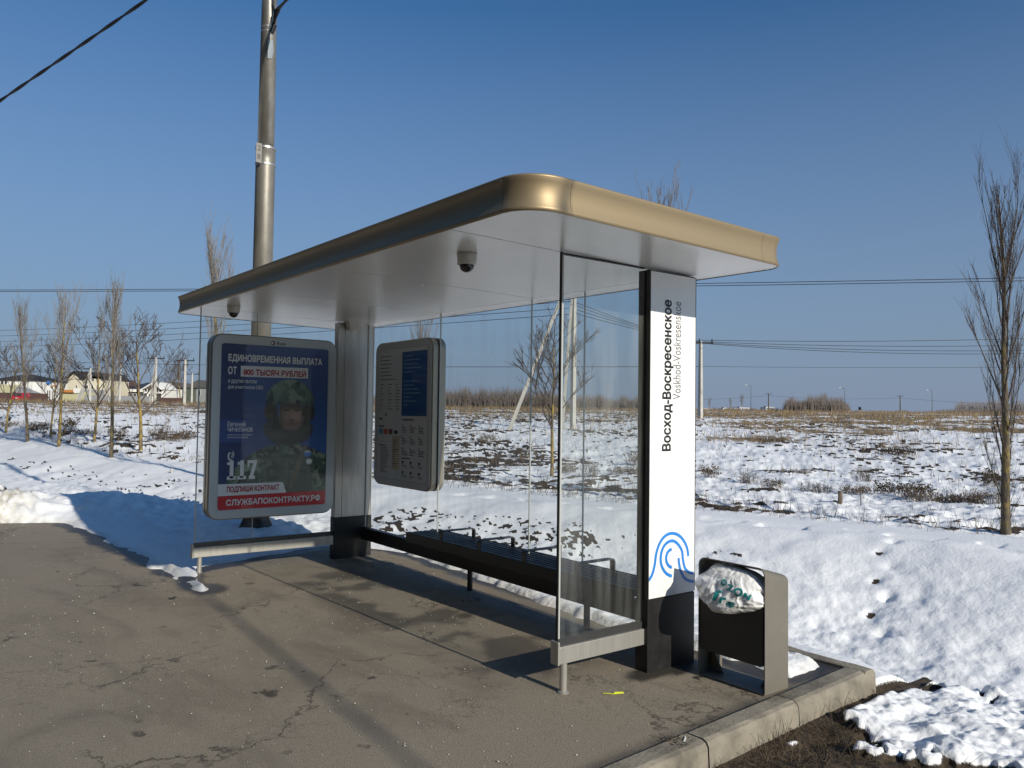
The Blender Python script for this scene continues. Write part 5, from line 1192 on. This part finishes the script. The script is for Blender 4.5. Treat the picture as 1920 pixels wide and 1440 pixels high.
def grass_field():
    rr = np.random.RandomState(12); vs = []; fs = []; N = 60000
    a0 = math.atan2(FW[1], FW[0]); an = a0-np.radians(rr.uniform(-38,38,N)); rh = np.exp(rr.uniform(math.log(9.5), math.log(170), N)); X = CAM[0]+rh*np.cos(an); Y = CAM[1]+rh*np.sin(an)
    e = bank(Y); c = crest(Y); t = (X-e)/np.maximum(c-e,.5); z, soil, grass, _ = full_h(X, Y)
    dens = np.where(t > 1.18, .10+.5*soil+.9*grass+.8*np.exp(-((t-1.28)/.10)**2), 0); keep = rr.rand(N) < dens
    X, Y, z, rh = X[keep], Y[keep], z[keep], rh[keep]; n = len(X); H = rr.uniform(.08,.36,n)*np.clip(rh/30,.75,1.6); w = np.maximum(.003, rh/FPX*.45)*rr.uniform(.6,1.3,n); lx, ly = rr.normal(0,.35,n)*H, rr.normal(0,.35,n)*H
    a = np.stack([X-_R[0]*w, Y-_R[1]*w, z-.03], -1); b = np.stack([X+_R[0]*w, Y+_R[1]*w, z-.03], -1); t_ = np.stack([X+lx, Y+ly, z+H], -1)
    co = np.stack([a,b,t_], 1).reshape(-1,3); me = bpy.data.meshes.new('dry_grass'); me.from_pydata(co.tolist(), [], np.arange(len(co)).reshape(-1,3).tolist()); me.materials.append(M['straw']); me.materials.append(M['weed'])
    me.polygons.foreach_set('material_index', (rr.rand(n)*np.clip(rh/35,.4,1.6) < .45).astype(np.int32)); tag(link('dry_grass', me), kind='stuff')
grass_field()
# stems and litter on the earth strip by the kerb
def verge_stems():
    rr = random.Random(5); mb = MB()
    for i in range(2600):
        d = rr.uniform(-1.5,1.35); l = kerb_in(d)-KW-.02-abs(rr.gauss(0,.38)); zz, so, _, _ = full_h(np.array([d]), np.array([l]))
        if so[0] < .5: continue
        h = rr.uniform(.015,.07) if rr.random() < .9 else rr.uniform(.08,.15); p = Vector((d,l,zz[0]-.005)); dr = Vector((rr.gauss(0,.8), rr.gauss(0,.8), rr.uniform(.2,1))).normalized(); mb.tube([p, p+dr*h*.6, p+dr*h+Vector((rr.gauss(0,.01),rr.gauss(0,.01),.0))], [.0018,.0014,.0008], 3, False)
    tag(mb.build('verge_stems', M['weed'], None, fix=False), 'short dry stems on the earth strip outside the kerb', None, None, 'stuff')
verge_stems()
mb = MB()
rr = random.Random(8)
for i in range(60):
    p = Vector((.02+rr.gauss(0,.05), kerb_in(.02)-KW-.04+rr.gauss(0,.03), -.17)); mb.tube([p, p+Vector((rr.gauss(0,.05), rr.gauss(0,.05), rr.uniform(.05,.16)))], [.0016,.001], 3, False)
tag(mb.build('dry_weed', M['weed'], None, fix=False), 'twiggy dead weed growing against the middle of the kerb', 'weeds')

# snow grit and salt on the asphalt
def grit():
    rr = np.random.RandomState(2); vs = []; fs = []
    for _ in range(1700):
        d = rr.uniform(-3.6,1.0); l = rr.uniform(-.9,9) if rr.rand() < .5 else rr.uniform(-.7,3.5)
        if l < kerb_in(d)+.02: continue
        if float(vn(np.float64(d*1.3), np.float64(l*1.3), 3)) < rr.rand()*.75: continue
        s = rr.uniform(.0014,.0036)*(1.5 if rr.rand() < .08 else 1)*(1+.10*max(0,l)); p = np.array([d,l,s*.4+.004]); o = len(vs); r_ = rr.uniform(.6,1.3,(5,)); vs += [p+s*np.array(q) for q in ((r_[0],0,0),(0,r_[1],0),(-r_[2],0,0),(0,-r_[3],0),(0,0,r_[4]))]; fs += [(o,o+1,o+4),(o+1,o+2,o+4),(o+2,o+3,o+4),(o+3,o,o+4)]
    mb = MB(); mb.v = [tuple(map(float,p)) for p in vs]; mb.f = fs; mb.m = [0]*len(fs); tag(mb.build('grit', mat('white_grit', (.6,.58,.53), .7), None, fix=False), 'scattered white de-icing grit on the asphalt', None, None, 'stuff')
grit()

# ------------------------------------------------------------------ small things
p = on_z(1160,1305); t = MB(); t.add([(-.012,.03,.003),(.004,.034,.012),(.05,.012,.010),(.046,.004,.004)], [(0,1,2,3)]); t.tube([(-.01,.03,.004),(-.035,.055,.006),(-.05,.075,.003)], .0025, 5)
y_ = t.build('ribbon_scrap', mat('yellow_plastic', (.62,.66,.03), .4), None, fix=False); y_.location = tuple(p); tag(y_, 'bright yellow plastic scrap on the asphalt before the shelter', 'litter')
def butt(u, v, z, label, rz, L_=.045):
    p = on_z(u, v, z); t = MB(); t.tube([(-L_/2,0,.006),(L_/2,0,.006)], .0042, 8); o = t.build('cigarette_butt', M['white'], None); o.location = tuple(p); o.rotation_euler.z = rz; tag(o, label, 'litter', 'cigarette butts')
butt(1225,1256,0,'white cigarette butt at the foot of the sign column',-.35); butt(1284,1388,.012,'white cigarette butt on the kerb joint',.6); butt(1314,1428,-.15,'white butt standing in the earth strip below the kerb',1.4)
mb = MB(); rr = random.Random(3)
for i in range(90): p = Vector((rr.gauss(0,.035), rr.gauss(0,.022), .004+abs(rr.gauss(0,.008)))); mb.tube([p, p+Vector((rr.gauss(0,.02),rr.gauss(0,.02),rr.gauss(0,.006)))], .0016, 3, False)
o = mb.build('leaf_litter', M['weed'], None, fix=False); o.location = tuple(on_z(1264,1393,.004)); tag(o, 'small heap of dead leaves and twigs on the kerb edge', 'leaf litter')
p = hit(1575,942); mb = MB(); mb.tube([(0,0,-.1),(.01,.0,.10),(.015,.005,.21)], [.045,.04,.038], 8); o = mb.build('tree_stump', M['stump'], None); o.location = tuple(p); tag(o, 'short wooden stump post in the snow before the field', 'post')
p = hit(1614,944); mb = MB(); mb.tube([(0,0,-.1),(.0,.0,.2)], .010, 6); o = mb.build('marker_stake', M['stump'], None); o.location = tuple(p); tag(o, 'thin stake right of the stump in the snow', 'stake')
p = hit(322,886); mb = MB(); mb.tube([(0,0,-.1),(.0,.0,.10)], .035, 8); o = mb.build('marker_post', M['concrete'], None); o.location = tuple(p); tag(o, 'tiny pale marker post in the snow left of the lightbox', 'post')
